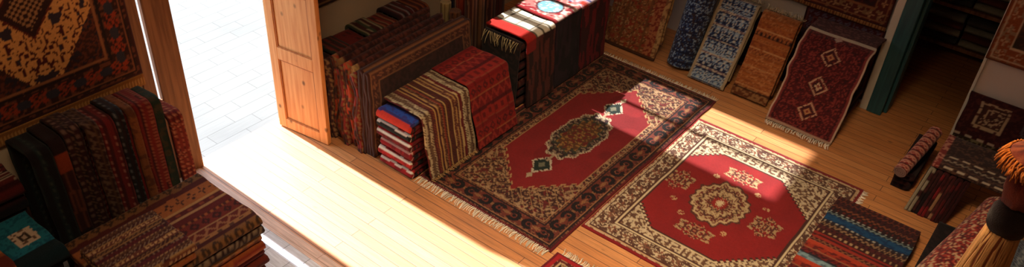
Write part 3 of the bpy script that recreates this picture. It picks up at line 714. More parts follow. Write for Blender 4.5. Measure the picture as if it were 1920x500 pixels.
# beige one below, then cream/brown striped one over it
_tb = []
for wd_, c1_, c2_ in ((.045, C(206, 190, 152), C(96, 70, 50)), (.03, C(120, 92, 70), C(70, 40, 38)), (.035, C(196, 176, 138), C(90, 64, 48)), (.016, C(90, 34, 36), None), (.034, C(84, 44, 36), C(130, 60, 46)), (.007, C(196, 156, 92), None),
                     (.028, C(100, 38, 38), C(60, 30, 32)), (.007, C(200, 160, 96), None), (.045, C(92, 52, 40), C(150, 112, 76)), (.006, C(150, 60, 44), None), (.03, C(66, 34, 32), C(110, 60, 44)), (.007, C(200, 164, 100), None),
                     (.05, C(96, 46, 38), C(60, 32, 30)), (.02, C(76, 34, 32), None), (.008, C(206, 172, 110), None), (.04, C(104, 54, 42), C(156, 116, 80)), (.006, C(190, 150, 90), None), (.03, C(80, 36, 34), C(130, 80, 60)), (.018, C(206, 176, 120), C(120, 90, 60)), (.03, C(104, 30, 34), None)):
    _tb += [(wd_ * .5, c1_, c2_, 'zig'), (wd_ * .5, c1_ * .8, c2_, 'dots')] if wd_ > .02 and c2_ is not None else [(wd_, c1_, None, '')]
top_b = bands(_tb, 'w', cell=.028, seed=4)
drape('draped_kilim', 4.06, 4.66, -4.33, -3.885, .635, -3.775, top_b, 'cream and brown striped kilim draped over the low stack down to the floor', GD, 101, frcol=C(196, 160, 110))
red_p = bands([(.04, C(128, 28, 30), None, ''), (.10, C(150, 36, 32), C(96, 24, 28), 'diamond'), (.012, C(170, 96, 60), None, ''), (.12, C(122, 26, 30), C(160, 50, 42), 'zig'), (.03, C(90, 20, 26), None, ''), (.10, C(156, 40, 34), C(110, 26, 28), 'dots'), (.012, C(150, 70, 50), None, '')], 's', cell=.09, seed=6)
def red_pat(s, w):
    o = red_p(s, w); m = (np.abs((w / .19) % 1 - .5) < .04); o[m] = o[m] * .7; return o
drape('draped_kilim', 4.675, 5.24, -4.34, -3.90, .645, -3.745, red_pat, 'brick red kilim with faint darker figures draped beside the cream and brown striped one', GD, 102, fr=False)

# ================================================================== HIGHER STACK ALONG THE LONG RUG
GH = 'rugs draped over the higher stack in the window light'
dk2 = [two(C(48, 24, 26), C(90, 50, 40), 34), two(C(34, 24, 28), C(80, 34, 34), 35), persian(.9, 1.6, C(50, 26, 26), C(70, 30, 30), C(110, 70, 50), C(60, 30, 30), 6)]
ZC = pile(-4.36, -3.93, 5.46, 6.95, 7, .098, .003, dk2, [f'dark folded rug, {o_} in the higher stack' for o_ in ordn], 'dark rugs of the higher stack beside the long rug', seed=110)
# black fringed rug hanging over the near end of the stack
root = empty('draped_rug', (-4.15, 5.45, .72), 'black rug with cream fringe hanging over the near end of the higher stack', 'rug', GH)
sheet('pile', [(5.475, .745), (5.465, .745), (5.445, .73), (5.43, .60), (5.42, .36), (5.40, .03)], -4.36, -3.91, (0, 0, 0), Y, X, plain(C(26, 22, 26), speck=C(50, 34, 34), seed=3), M_PILE, t=.012, step=.014, parent=root, wob=.004)
strands('fringe', [(-4.34 + i * .021, 5.44, .745) for i in range(20)], [(.0, -.03, -.12)] * 20, M_FRINGE, C(200, 184, 140), root, r=.005, jit=.5, seed=5)
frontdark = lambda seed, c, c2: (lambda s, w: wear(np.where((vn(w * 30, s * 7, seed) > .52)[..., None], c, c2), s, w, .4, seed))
def pat_white(s, w):
    # s from back to front over the edge; length on top ~.46
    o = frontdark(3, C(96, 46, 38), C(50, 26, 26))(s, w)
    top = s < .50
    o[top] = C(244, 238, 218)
    g = top & ((np.abs((w / .105) % 1 - .5) < .09) | (np.abs((s / .16) % 1 - .5) < .05)); o[g] = C(104, 96, 78)
    r = top & (w < .14); o[r] = C(186, 44, 36)
    o[(w < .14) & (s >= .5) & (s < .62)] = C(150, 34, 32)
    return wear(o, s, w, .2, 3)
def pat_med(s, w):
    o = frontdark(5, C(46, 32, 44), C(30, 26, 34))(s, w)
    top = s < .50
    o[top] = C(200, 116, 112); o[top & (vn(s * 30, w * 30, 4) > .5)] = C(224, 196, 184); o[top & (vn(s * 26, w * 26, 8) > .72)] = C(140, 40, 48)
    d = np.hypot((s - .27) / .13, (w - .22) / .13)
    o[top & (d < 1)] = C(120, 178, 194); o[top & (d < .9) & (vn(s * 50, w * 50, 6) > .55)] = C(226, 232, 228); o[top & (np.abs(d - 1.05) < .08)] = C(96, 40, 48)
    o[top & ((w < .03))] = C(150, 36, 42)
    return wear(o, s, w, .2, 4)
def pat_pp(s, w):
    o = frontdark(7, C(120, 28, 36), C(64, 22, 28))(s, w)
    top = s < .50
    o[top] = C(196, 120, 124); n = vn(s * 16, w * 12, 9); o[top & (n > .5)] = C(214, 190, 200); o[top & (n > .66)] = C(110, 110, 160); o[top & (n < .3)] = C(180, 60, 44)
    return wear(o, s, w, .2, 5)
drape('draped_rug', 5.50, 5.945, -4.38, -3.885, ZC + .045, -3.835, pat_white, 'white checked rug with a red edge draped over the higher stack', GH, 111, fr=False, wob=.008, t=.02, r=.04)
drape('draped_rug', 5.955, 6.40, -4.38, -3.88, ZC + .06, -3.85, pat_med, 'pink rug with a light blue round figure draped over the higher stack', GH, 112, fr=False, wob=.008, t=.02, r=.04)
drape('draped_rug', 6.41, 6.93, -4.38, -3.88, ZC + .05, -3.86, pat_pp, 'pink and violet rug draped over the far end of the higher stack', GH, 113, fr=False, wob=.008, t=.02, r=.04)

# ---- rolled rugs standing behind the higher stack
def roll(name, p0, p1, r, pat, label, group, seed=0, cat='rolled rug', mat=None, endcol=None, squash=1.0, r1=None, nang=56, seg=.016, up=None):
    """rolled rug between two points, spiral layers visible on its ends"""
    p0 = np.array(p0, float); p1 = np.array(p1, float); L = np.linalg.norm(p1 - p0); d = (p1 - p0) / L
    u = np.cross(d, [0, 0, 1.] if abs(d[2]) < .9 else [1., 0, 0]); u /= np.linalg.norm(u); v = np.cross(d, u)
    if v[2] < 0 and abs(d[2]) < .9: v = -v; u = -u
    N = int(L / seg) + 1; th = np.linspace(0, 2 * PI, nang, endpoint=False)
    tt = np.linspace(0, L, N); TT, TH = np.meshgrid(tt, th, indexing='ij')
    rr = (r + ((r1 or r) - r) * TT / L) * (1 + .035 * (vn(TH * 2, TT * 5, seed) - .5) - .10 * np.clip(.25 - np.abs(TH - 1.0), 0, .25))
    P = p0 + TT[..., None] * d + (rr * np.cos(TH))[..., None] * u + (rr * np.sin(TH) * squash)[..., None] * v
    V = [P.reshape(-1, 3)]; idx = np.arange(N * nang).reshape(N, nang); Q = []
    a = idx[:-1]; b = np.roll(idx, -1, 1)[:-1]; c_ = np.roll(idx, -1, 1)[1:]; e = idx[1:]
    Q.append(np.stack([a, b, c_, e], -1).reshape(-1, 4))
    cols = [pat(TT, TH * r).reshape(-1, 3)]
    nv = N * nang; K = 7; ec = endcol if endcol is not None else CREAM
    for (row, pc, sgn) in ((0, p0, -1), (N - 1, p1, 1)):
        rings = []
        for k in range(1, K + 1):
            f = 1 - k / (K + .35)
            ring = pc + (P[row] - pc) * f + d * sgn * (.012 if k % 2 else -.004)
            V.append(ring); rings.append(np.arange(nv, nv + nang)); nv += nang
            cols.append(np.tile(ec * (.9 if k % 2 else .35), (nang, 1)))
        prev = idx[row]
        for g in rings:
            q = np.stack([prev, np.roll(prev, -1), np.roll(g, -1), g], -1)
            if sgn > 0: q = q
            else: q = q[:, ::-1]
            Q.append(q); prev = g
        g = prev; h = nang // 2
        q = np.array([(g[i], g[i + 1], g[nang - 2 - i], g[nang - 1 - i]) for i in range(h - 1)])
        Q.append(q if sgn > 0 else q[:, ::-1])
    o = mesh_from(name, np.concatenate(V), np.concatenate(Q), mat or M_PILE, np.concatenate(cols))
    return tag(o, label, cat, group)
GR = 'rolled rugs standing on end between the door row and the higher stack'
rl = [(-4.86, 5.45, .055, .84, C(196, 170, 116), C(120, 90, 60), 'slim cream rolled rug standing behind the dark carpets'),
      (-4.72, 5.43, .06, .80, C(124, 76, 46), C(60, 36, 28), 'brown striped rolled rug standing next to the cream roll'),
      (-4.58, 5.50, .06, 1.0, C(80, 40, 34), C(140, 100, 70), 'dark maroon rolled rug standing between the brown rolls'),
      (-4.62, 5.66, .065, 1.08, C(130, 88, 56), C(60, 36, 30), 'tan ribbed rolled rug standing behind the higher stack'),
      (-4.60, 5.82, .06, 1.02, C(70, 34, 32), C(120, 70, 50), 'dark brown rolled rug standing behind the white checked rug'),
      (-4.62, 5.98, .065, 1.05, C(96, 40, 36), C(50, 26, 28), 'wine red rolled rug standing farthest behind the higher stack'),
      (-4.95, 5.60, .06, .86, C(40, 44, 72), C(90, 40, 50), 'navy rolled rug standing near the wall'),
      (-4.80, 5.62, .06, .92, C(170, 64, 40), C(110, 40, 30), 'orange red rolled rug standing near the wall')]
for k, (x, y, r, h, c1, c2, lb) in enumerate(rl):
    roll('rolled_rug', (x, y, .012), (x, y, h), r, bands([(.014, c1, None, ''), (.012, c2, None, ''), (.02, c1 * .8, None, '')], 'w', seed=k), lb, GR, seed=120 + k, endcol=c1, nang=36, seg=.03)
# small rug hung high on the left wall, only its lower edge shows
hw = sheet('hanging_rug', [(0, 1.02), (0, 2.4)], 4.0, 4.86, (-5.385, 0, 0), X, Y, persian(1.38, .86, C(60, 26, 28), C(74, 34, 30), C(140, 96, 60), C(80, 30, 30), 12), M_PILE, t=.012, step=.016)
tag(hw, 'dark rug on the wall behind the pine door leaf, only its lower edge showing', 'rug')

# ================================================================== RUGS LEANING ON THE FAR WALL
def leaner(name, x0, x1, yb, slope, h, r, pat, label, group, seed, step=.0125, wob=.004, mat=None, fringe_top=False, fringe_col=CREAM, cat='rug', bulge=0.):
    """rug folded double and leaned back: foot at y=yb, top at height h; fold on top"""
    yt = yb + slope * h; c = math.hypot(1, slope); ny, nz = -1 / c, slope / c
    def pt(k, off): return (yb + slope * h * k + off * -ny, h * k + .004 + r * .3 + off * -nz)
    th0 = math.atan2(nz, ny)
    front = [pt(k, 0) for k in np.linspace(0, .97, 8)]
    cx, cz = pt(.97, r); arc_ = arc(cx, cz, r, th0, th0 - PI, 8)
    back = [pt(k, 2 * r) for k in np.linspace(.97, .12, 7)]
    prof = front + arc_[1:-1] + back
    prof = [(a, max(z_, .006 + r * .3)) for a, z_ in prof]
    if fringe_top or cat:
        root = empty(name, ((x0 + x1) / 2, yb, 0), label, cat, group)
        sheet('pile', prof, x0, x1, (0, 0, 0), Y, X, pat, mat or M_PILE, t=r * .55, step=step, parent=root, wob=wob, wf=4, seed=seed, edge=.006)
        if fringe_top:
            y_, z_ = pt(1.0, r); n = int((x1 - x0) / .016)
            st = [(x0 + (i + .5) / n * (x1 - x0), y_ + .01, z_ + r * .9) for i in range(n)]
            strands('fringe', st, [(.0, .05, .03)] * n, M_FRINGE, fringe_col, root, r=.006, jit=.4, seed=seed)
            strands('fringe', [(a + .007, b + .03, c_ - .02) for a, b, c_ in st], [(.0, .07, .0)] * n, M_FRINGE, fringe_col * .8, root, r=.006, jit=.5, seed=seed + 1)
    return root
GF = 'rugs leaning in a row against the far wall'
def pat_bw(s, w):
    cream = C(176, 184, 180); o = fill(s.shape, C(44, 66, 110))
    row = (s / .155); b = row % 1 - .5; a = (w / .07) % 1 - .5; n = vn(np.abs(a) * 6, s * 80, 4)
    o[(n > .58)] = C(34, 40, 72); o[(n < .40)] = C(150, 176, 200)
    d = np.abs(a) + np.abs(b) * .9; o[np.abs(d - .3) < .05] = C(196, 196, 190)
    g = (np.abs(b) > .43); o[g] = C(130, 110, 120); o[g & (hs(s * 90, w * 90) > .55)] = C(200, 190, 170)
    o[(w < .025) | (w > .395)] = C(176, 160, 130)
    return wear(o, s, w, .3, 2)
def pat_or(s, w):
    o = fill(s.shape, C(168, 104, 56)); o[np.sin(s * 330 + 2 * vn(w * 20, s * 5, 3)) > .5] = C(138, 80, 44); n = vn(s * 80, w * 60, 6); o[n > .68] = C(196, 140, 90)
    f = bands([(.03, C(176, 110, 58), C(130, 74, 42), 'dots'), (.03, C(160, 88, 44), None, ''), (.012, C(90, 46, 34), None, ''), (.05, C(170, 104, 56), C(120, 60, 40), 'zig'), (.012, C(206, 160, 110), None, ''), (.06, C(166, 96, 48), C(140, 70, 40), 'speck')], 's', cell=.035, seed=7)
    o2 = f(s, w); o = np.where((np.abs(s - .62) < .17)[..., None], o2 * .8 + o * .2, o * .6 + o2 * .4)
    g = (np.abs(s - .66) < .028) & motif('dots', (w / .045) % 1 - .5, (s - .66) / .056, None); o[g] = C(50, 34, 32)
    e = np.minimum(s, 9); o[(e < .10)] = C(104, 60, 36); o[(e < .10) & (vn(s * 50, w * 50, 3) > .55)] = C(150, 110, 70)
    o[(e < .10) & (np.abs(e - .09) < .008)] = C(60, 36, 30)
    return wear(o, s, w, .25, 6)
def pat_br(s, w):
    o = fill(s.shape, C(150, 96, 52)); n = vn(s * 60, w * 60, 8); o[n > .52] = C(104, 62, 38); o[n > .7] = C(186, 146, 96); o[vn(s * 44, w * 44, 3) > .68] = C(150, 60, 40)
    k = (np.abs((w / .13) % 1 - .5) < .07); o[k] = C(120, 76, 44)
    o[w > .60] = C(184, 148, 96); o[(w > .60) & (vn(s * 60, w * 60, 9) > .6)] = C(130, 90, 60); o[(w > .51) & (w < .60)] = C(130, 50, 36); o[(w > .51) & (w < .6) & (n > .5)] = C(176, 110, 70)
    o[s < .03] = C(80, 50, 34)
    return wear(o, s, w, .3, 5)
# dark rugs in the corner
leaner('leaning_rug', -4.62, -4.16, 7.30, .25, 1.25, .03, persian(1.3, .46, C(56, 28, 30), C(40, 26, 28), C(110, 70, 56), C(80, 34, 36), 21), 'dark patterned rug leaning in the far left corner', GF, 131, step=.018)
leaner('leaning_rug', -4.02, -3.36, 7.19, .25, 1.5, .035, pat_br, 'golden brown floral rug leaning against the far wall, left of the blue roll', GF, 132)
def pat_blue(s, w):
    o = fill(s.shape, C(52, 78, 128)); n = vn(s * 75, w * 60, 4); o[n > .58] = C(28, 36, 70); o[n < .36] = C(140, 166, 196); o[vn(s * 50, w * 50, 8) > .72] = C(60, 50, 60)
    o[np.abs((s / .11) % 1 - .5) < .06] = C(30, 36, 66)
    return wear(o, s, w, .3, 2)
roll('rolled_rug', (-3.115, 7.34, .02), (-3.10, 7.74, 1.35), .18, pat_blue, 'fat dark blue speckled roll leaning on the far wall', GF, seed=133, endcol=C(120, 120, 130), squash=.8, seg=.010, nang=120)
leaner('leaning_rug', -2.935, -2.515, 7.17, .60, .80, .035, pat_bw, 'blue and white kilim leaning right of the blue roll', GF, 134, fringe_top=True, fringe_col=C(190, 180, 160))
leaner('leaning_rug', -2.44, -2.05, 7.20, .44, .80, .05, pat_or, 'orange tan kilim leaning between the blue kilim and the dark red rug', GF, 135, fringe_top=True, fringe_col=C(190, 176, 150), mat=M_KILIM)
# folded rugs behind them, up to the wall
pile(-3.0, -2.04, 7.80, 7.935, 6, .10, .003, dk2, [f'dark folded rug, {o_} behind the blue and orange kilims' for o_ in ordn], 'dark rugs folded behind the leaning blue and orange kilims', seed=140)
# stack with the three-diamond rug over it
pile(-1.98, -1.36, 7.50, 7.89, 6, .122, .003, dk2, [f'dark folded rug, {o_} under the three diamond rug' for o_ in ordn], 'dark rugs folded under the three diamond rug', seed=150, face='+x')
def pat_dia(s, w):
    # s from foot (0) to top (~1.0) then back; width .67
    W_ = .67; L_ = 1.02
    x = w - W_ / 2; o = fill(s.shape, C(80, 24, 28)); o[vn(s * 85, w * 85, 5) > .6] = C(126, 50, 46); o[vn(s * 75, w * 75, 3) > .72] = C(54, 22, 26)
    for cy in (.22, .48, .78):
        u = np.abs(x + .0) ; v = np.abs(s - cy); d = u / .088 + v / .09
        o[(np.abs(d - 1) < .12) & (hs(s * 95, w * 95) > .2)] = C(190, 152, 126)
        o[(np.abs(d - .62) < .11)] = C(64, 26, 30)
        if cy == .48: o[(d < .5) & (((np.abs(x) < .012) | (np.abs(s - cy) < .014)))] = C(200, 170, 140)
        else: o[d < .4] = C(176, 128, 90)
        o[(d < .18)] = C(120, 40, 40)
    e = np.minimum(np.minimum(w, W_ - w), np.minimum(s + .0, L_ - s))
    o[(e < .035) & (e > .0)] = C(120, 50, 48); o[(np.minimum(w, W_ - w) < .016)] = C(196, 170, 150); o[(np.abs(np.minimum(w, W_ - w) - .05) < .006)] = C(60, 24, 28)
    o[(np.abs(s - L_) < .022)] = C(206, 192, 172)
    tp = s > L_ + .022; o[tp] = C(70, 24, 30); o[tp & (vn(s * 60, w * 60, 9) > .6)] = C(110, 60, 60)
    o[s < .03] = C(170, 140, 120)
    t = (np.abs(x + .02) / .04 + np.abs(s - L_ + .045) / .05) < 1; o[t] = C(190, 160, 150)
    return wear(o, s, w, .3, 7)
dr = empty('draped_rug', (-1.63, 7.05, 0), 'dark red rug with three diamonds and white fringe, draped down to the floor', 'rug')
prof = [(7.0, .018), (7.035, .04), (7.13, .22), (7.27, .50), (7.40, .74), (7.47, .815), (7.55, .83), (7.86, .82)]
sheet('pile', prof, -1.965, -1.295, (0, 0, 0), Y, X, pat_dia, M_PILE, t=.014, step=.0105, parent=dr, wob=.009, wf=3, seed=3, edge=.014, smooth_prof=3)
n = 48
strands('fringe', [(-1.96 + (i + .5) / n * .66, 7.0, .016) for i in range(n)], [(0, -.075, -.004)] * n, M_FRINGE, C(240, 230, 214), dr, r=.0062, seed=4, floor_z=.006)
# rug hung on the wall above, and the one below it
h1 = empty('hanging_rug', (-1.7, 7.95, .9), 'brown red rug with gold fringe hung on the far wall beside the teal door frame', 'rug')
sheet('pile', [(-.02, .90), (0, 1.7), (0, 2.2)], -2.55, -1.345, (0, 7.965, 0), Y, X, persian(1.3, 1.2, C(88, 36, 32), C(96, 40, 32), C(180, 136, 92), C(56, 32, 32), 33, bw=.15, med=True, line=C(150, 96, 60)), M_PILE, t=.012, step=.012, parent=h1, wob=.004)
sheet('border_strip', [(-.03, .862), (-.02, .898)], -2.55, -1.345, (0, 7.965, 0), Y, X, bands([(.04, C(170, 120, 70), C(110, 60, 36), 'dash')], 's', cell=.04, seed=1), M_KILIM, t=.014, step=.012, parent=h1, wob=.004)
h2 = sheet('hanging_rug', [(.0, .06), (.0, .86)], -2.14, -1.335, (0, 7.955, 0), Y, X, persian(.8, .8, C(90, 26, 34), C(80, 26, 32), C(110, 90, 110), C(60, 24, 34), 35, bw=.10, med=False, line=C(120, 60, 56)), M_PILE, t=.012, step=.014)
tag(h2, 'dark wine rug hanging just below the gold fringe beside the teal door frame', 'rug')

# ================================================================== BACK ROOM SHELF
sh = empty('shelf', (-.95, 9.75, 0), 'low dark shelf carrying folded textiles in the unlit back room', 'shelf')
boxes('board', [(-1.75, 9.55, .16, .1, 10.2, .20)], M_BEAM, sh, .004)
boxes('board', [(-1.75, 9.55, .62, .1, 10.2, .66)], M_BEAM, sh, .004)
boxes('board', [(-1.75, 9.55, 1.10, .1, 10.2, 1.14)], M_BEAM, sh, .004)
for x in (-1.77, .1): boxes('side_panel', [(x, 9.55, 0, x + .03, 10.2, 1.6)], M_BEAM, sh, .004)
gk = 0
for (zb_, row) in ((.203, 'lowest'), (.664, 'upper')):
    for c_, (x0, pos) in enumerate(((-1.70, 'left'), (-1.27, 'middle'), (-.84, 'right'))):
        for k in range(4):
            cc = [C(150, 150, 140), C(86, 84, 80), C(170, 166, 150), C(110, 60, 50)][(k + c_) % 4]
            folded_flat('folded_textile', x0, x0 + .40, 9.58, 10.1, zb_ + k * .089, .082, two(cc, cc * .5, 160 + k, (.03, .01)),
                        f'pale grey folded textile, {["bottom", "second", "third", "top"][k]} of the {pos} pile on the {row} board', 'folded textiles on the back room shelf', 'folded textile', '-y', 160 + gk, .03); gk += 1

# ================================================================== RIGHT SIDE
h3 = sheet('hanging_rug', [(-.01, .93), (0, 2.5)], -.445, .9, (0, 7.97, 0), Y, X,
    persian(1.57, 1.35, C(60, 44, 32), C(150, 78, 44), C(200, 160, 120), C(90, 56, 36), 41, bw=.16, line=C(206, 176, 140)), M_PILE, t=.014, step=.012, wob=.003)
tag(h3, 'orange brown rug with a dotted border hung on the white wall at the right', 'rug')
# dark rug with pale square figure on the wall below the white plaster
def pat_dk4(s, w):
    o = fill(s.shape, C(58, 20, 26)); o[vn(s * 50, w * 50, 2) > .62] = C(84, 36, 34)
    u = np.abs(w - .25) / .135; v = np.abs(s - .30) / .135; d = np.maximum(u, v)
    k = (d < 1); o[k] = C(186, 160, 128); o[(np.abs(d - .74) < .07)] = C(70, 40, 36); o[(d < .66) & (vn(s * 60, w * 60, 7) > .5)] = C(80, 44, 40); o[d < .12] = C(64, 40, 36); o[k & (hs(s * 50, w * 50) > .82)] = C(90, 50, 44)
    d = np.hypot(w - .62, s - .30); o[np.abs(d - .10) < .014] = C(90, 76, 80); o[d < .05] = C(60, 44, 60)
    g = np.abs(s - .05) < .014; o[g & (np.sin(w * 60) > -.2)] = C(180, 160, 140)
    o[(s < .04)] = C(50, 36, 28); o[(s < .04) & (vn(s * 60, w * 60, 4) > .6)] = C(120, 110, 80)
    return wear(o, s, w, .3, 8)
h4 = sheet('hanging_rug', [(-.10, .10), (-.04, .40), (-.02, .58)], -.43, .75, (0, 7.96, 0), Y, X, pat_dk4, M_PILE, t=.016, step=.012, wob=.012, wf=5, edge=.01, seed=6)
tag(h4, 'almost black wine rug with a pale square figure below the white wall', 'rug')
# row of folded rugs standing edge-on, and the rug laid over them
GS = 'folded rugs standing edge-on at the right side'
cs = [(C(150, 140, 120), C(60, 30, 30)), (C(34, 24, 26), C(60, 30, 30)), (C(120, 30, 34), C(60, 24, 26)), (C(160, 120, 90), C(70, 30, 30)), (C(84, 26, 28), C(50, 22, 24)), (C(130, 40, 36), C(70, 28, 28))]
nm = ['cream edged', 'black', 'crimson', 'tan edged', 'dark maroon', 'rust red']
for k in range(6):
    c1, c2 = cs[k]; x = -.43 + k * .056
    r = .0145; h = .37
    prof = [(-r, .003), (-r, h - r)] + arc(0, h - r, r, PI, 0, 6) + [(r, h - r), (r, .003)]
    P_, S_ = resample(prof, .016)
    pat = bands([(.03, c1, None, ''), (1.2, c2, c2 * 1.5, 'speck')], 'w', seed=170 + k) if k < 5 else persian(.82, 1.0, C(56, 22, 24), C(70, 28, 28), C(150, 84, 46), C(66, 26, 28), 44, bw=.05, med=True)
    yb0 = 6.54 + .01 * (k % 2)
    o = sheet('folded_rug', prof, 0, .60, (x, yb0, 0), X, Y, pat, M_KILIM, t=.025, step=.014, wob=.0006, seed=170 + k)
    # lean back: upper part shifts away from the viewer
    co = np.empty(len(o.data.vertices) * 3, np.float32); o.data.vertices.foreach_get('co', co); co = co.reshape(-1, 3); co[:, 1] += co[:, 2] * .55; co[:, 0] += co[:, 2] * .12
    o.data.vertices.foreach_set('co', co.ravel()); o.data.update()
    tag(o, f'{nm[k]} folded rug, {["leftmost", "second from left", "third from left", "fourth from left", "fifth from left", "rightmost"][k]} of the edge-on row at the right', 'folded rug', GS)
def pat_dots(s, w):
    o = fill(s.shape, C(48, 26, 26)); o[vn(s * 70, w * 70, 3) > .62] = C(92, 62, 46)
    for l0 in (.035, .20): 
        g = np.abs(s - l0) < .012; o[g & (np.sin(w * 62) > -.35)] = C(196, 180, 156)
    g = np.abs(s - .13) < .02; o[g & motif('zig', (w / .05) % 1 - .5, (s - .13) / .04, None)] = C(160, 150, 130)
    e_ = w < .05; o[e_] = C(130, 44, 40); o[e_ & (vn(s * 50, w * 70, 4) > .5)] = C(190, 130, 110)
    return wear(o, s, w, .3, 3)
o = sheet('draped_rug', [(6.74, .402), (6.78, .415), (7.2, .435), (7.28, .43)], -.41, .62, (0, 0, 0), Y, X, pat_dots, M_PILE, t=.02, step=.012, wob=.008, seed=8)
tag(o, 'dark rug with white dotted lines laid over the edge-on rugs at the right', 'rug')
roll('rolled_rug', (-.61, 6.66, .27), (-.525, 7.30, .40), .058, bands([(.03, C(150, 50, 42), C(206, 150, 130), 'zig'), (.02, C(190, 130, 110), None, ''), (.02, C(96, 34, 34), None, '')], 's', cell=.05, seed=3), 'thin red and white speckled roll resting beside the edge-on rugs', None, seed=9, endcol=C(200, 160, 150), seg=.01)
boxes_ = None
pile(-.66, -.50, 6.80, 7.5, 2, .10, .003, dk, ['dark folded rug on the floor under the thin red and white roll', 'dark folded rug just beneath the thin red and white roll'], 'dark rugs under the thin speckled roll', seed=180)

# fat red speckled roll in the right foreground
def pat_rr(s, w):
    o = fill(s.shape, C(150, 38, 34)); p = (w + s * .35)
    n = vn(s * 46, w * 90, 5); o[n > .55] = C(190, 80, 60); o[n > .70] = C(206, 176, 140); o[n < .30] = C(84, 28, 34)
    o[np.abs((p / .085) % 1 - .5) < .08] = C(110, 26, 30)
    return wear(o, s, w, .3, 3)
roll('rolled_rug', (-.085, 4.95, .30), (.21, 6.62, .30), .15, pat_rr, 'fat bright red speckled roll lying in the right foreground', None, seed=10, endcol=C(180, 120, 100), seg=.011, nang=84)
pile(-.16, .34, 4.7, 6.42, 1, .13, .003, [plain(C(26, 22, 24), speck=C(44, 32, 32))], ['black folded rug lying under the fat red roll'], None, seed=181)
folded_flat('folded_rug', .36, .72, 5.0, 6.6, .003, .16, bands([(.04, C(150, 160, 170), C(90, 104, 124), 'speck'), (.03, C(110, 120, 136), C(60, 66, 84), 'zig')], 's', cell=.06, seed=5), 'pale bluish grey folded rug lying right of the fat red roll', None, seed=183, step=.014)

# kilims with the blue band
GK = 'kilims folded on the cream rug corner'
bl = bands([(.05, C(92, 32, 34), C(50, 26, 30), 'zig'), (.05, C(60, 28, 32), C(120, 60, 44), 'dots'), (.05, C(48, 28, 32), C(110, 54, 38), 'zig'), (.045, C(66, 30, 34), C(34, 26, 30), 'dots'),
            (.05, C(52, 30, 32), C(130, 76, 50), 'zig'), (.05, C(44, 28, 32), C(96, 40, 36), 'dots'), (.02, C(40, 30, 36), C(200, 200, 190), 'dots'), (.035, C(44, 50, 58), C(130, 150, 150), 'zig'), (.085, C(28, 74, 116), C(24, 56, 96), 'speck'),
            (.04, C(44, 40, 50), C(170, 170, 160), 'dots'), (.06, C(48, 30, 34), C(150, 120, 90), 'zig'), (.05, C(80, 34, 36), C(40, 26, 30), 'dots'), (.05, C(60, 30, 30), C(180, 150, 110), 'dots'),
            (.03, C(140, 44, 38), None, ''), (.02, C(70, 26, 30), None, ''), (.03, C(150, 50, 40), None, ''), (.05, C(70, 32, 34), C(140, 90, 60), 'zig'), (.04, C(130, 40, 38), None, '')], 's', cell=.045, seed=9)
def bl_rev(s, w): return bl(1.95 - s, w)
folded_flat('folded_kilim', -.94, -.24, 5.05, 6.22, .018, .048, two(C(96, 34, 34), C(60, 28, 30), 190), 'dark red folded kilim beneath the one with the blue band', GK, 'folded kilim', '-y', 190, .02)
# top: fold towards -y, stripes across
folded_flat('folded_kilim', -.93, -.235, 5.22, 6.16, .074, .06, (lambda s, w: bl(np.where(s > 1.0, 2.0 - s, s) * 1.0 - .04, w)), 'dark kilim with a bright blue band lying on the corner of the cream rug', GK, 'folded kilim', '-y', 191, .011)
gb = bands([(.05, C(150, 50, 34), C(96, 30, 30), 'speck'), (.05, C(176, 64, 40), None, ''), (.06, C(120, 150, 160), C(84, 104, 120), 'speck'), (.02, C(40, 40, 50), None, ''), (.05, C(110, 34, 34), C(60, 26, 30), 'zig'), (.02, C(150, 100, 70), None, '')], 's', cell=.05, seed=11)
folded_flat('folded_kilim', -.92, -.22, 4.55, 5.38, .146, .055, (lambda s, w: gb(s * 1.0 + .17, w)), 'orange red kilim with a pale grey blue stripe at the bottom edge of the photo', GK, 'folded kilim', '-y', 192, .012)
folded_flat('folded_kilim', -.93, -.22, 4.3, 5.04, .018, .106, two(C(90, 30, 30), C(50, 24, 28), 193), 'maroon folded kilim at the bottom edge, supporting the orange red one', GK, 'folded kilim', '-y', 193, .02)

# ================================================================== TASSELLED ORNAMENT HANGING NEAR THE CAMERA
def lathe(name, prof, c, mat, col, parent, n=28, seed=0, bump=.0, colf=None):
    P = np.array(prof, float); th = np.linspace(0, 2 * PI, n, endpoint=False)
    r = P[:, 0][:, None] * (1 + bump * (vn(th[None] * 3, P[:, 1][:, None] * 40, seed) - .5)); z_ = P[:, 1][:, None] + 0 * th
    V = np.stack([c[0] + r * np.cos(th), c[1] + r * np.sin(th), c[2] + z_], -1)
    N = len(P); idx = np.arange(N * n).reshape(N, n); a = idx[:-1]; b = np.roll(idx, -1, 1)[:-1]; c_ = np.roll(idx, -1, 1)[1:]; e = idx[1:]
    Q = np.stack([a, b, c_, e], -1).reshape(-1, 4)
    k = np.tile(col, (N * n, 1)) * (.75 + .5 * vn(V[..., 0] * 90, V[..., 2] * 90 + V[..., 1] * 60, seed).reshape(-1, 1))
    if colf is not None: k = colf(V).reshape(-1, 3)
    return mesh_from(name, V.reshape(-1, 3), Q, mat, k, parent)
tx, ty, tz = .112, 2.56, 3.16
to = empty('hanging_tassel', (tx, ty, tz), 'orange and brown fringed tassel ornament hanging at the right edge, close to the camera', 'tassel')
def padcol(V):
    n_ = vn(V[..., 0] * 120, V[..., 1] * 120, 5); o = fill(V.shape[:2], C(96, 26, 26)); o[n_ > .6] = C(150, 80, 50); o[n_ < .3] = C(70, 22, 24)
    rr = np.hypot(V[..., 0] - tx, V[..., 1] - ty); o[rr > .085] = C(120, 50, 30); return o
lathe('pad', [(.002, .035), (.03, .036), (.06, .030), (.085, .018), (.10, 0), (.09, -.02), (.05, -.03), (.002, -.03)], (tx, ty, tz), M_PILE, RED, to, colf=padcol)
st, ds = [], []
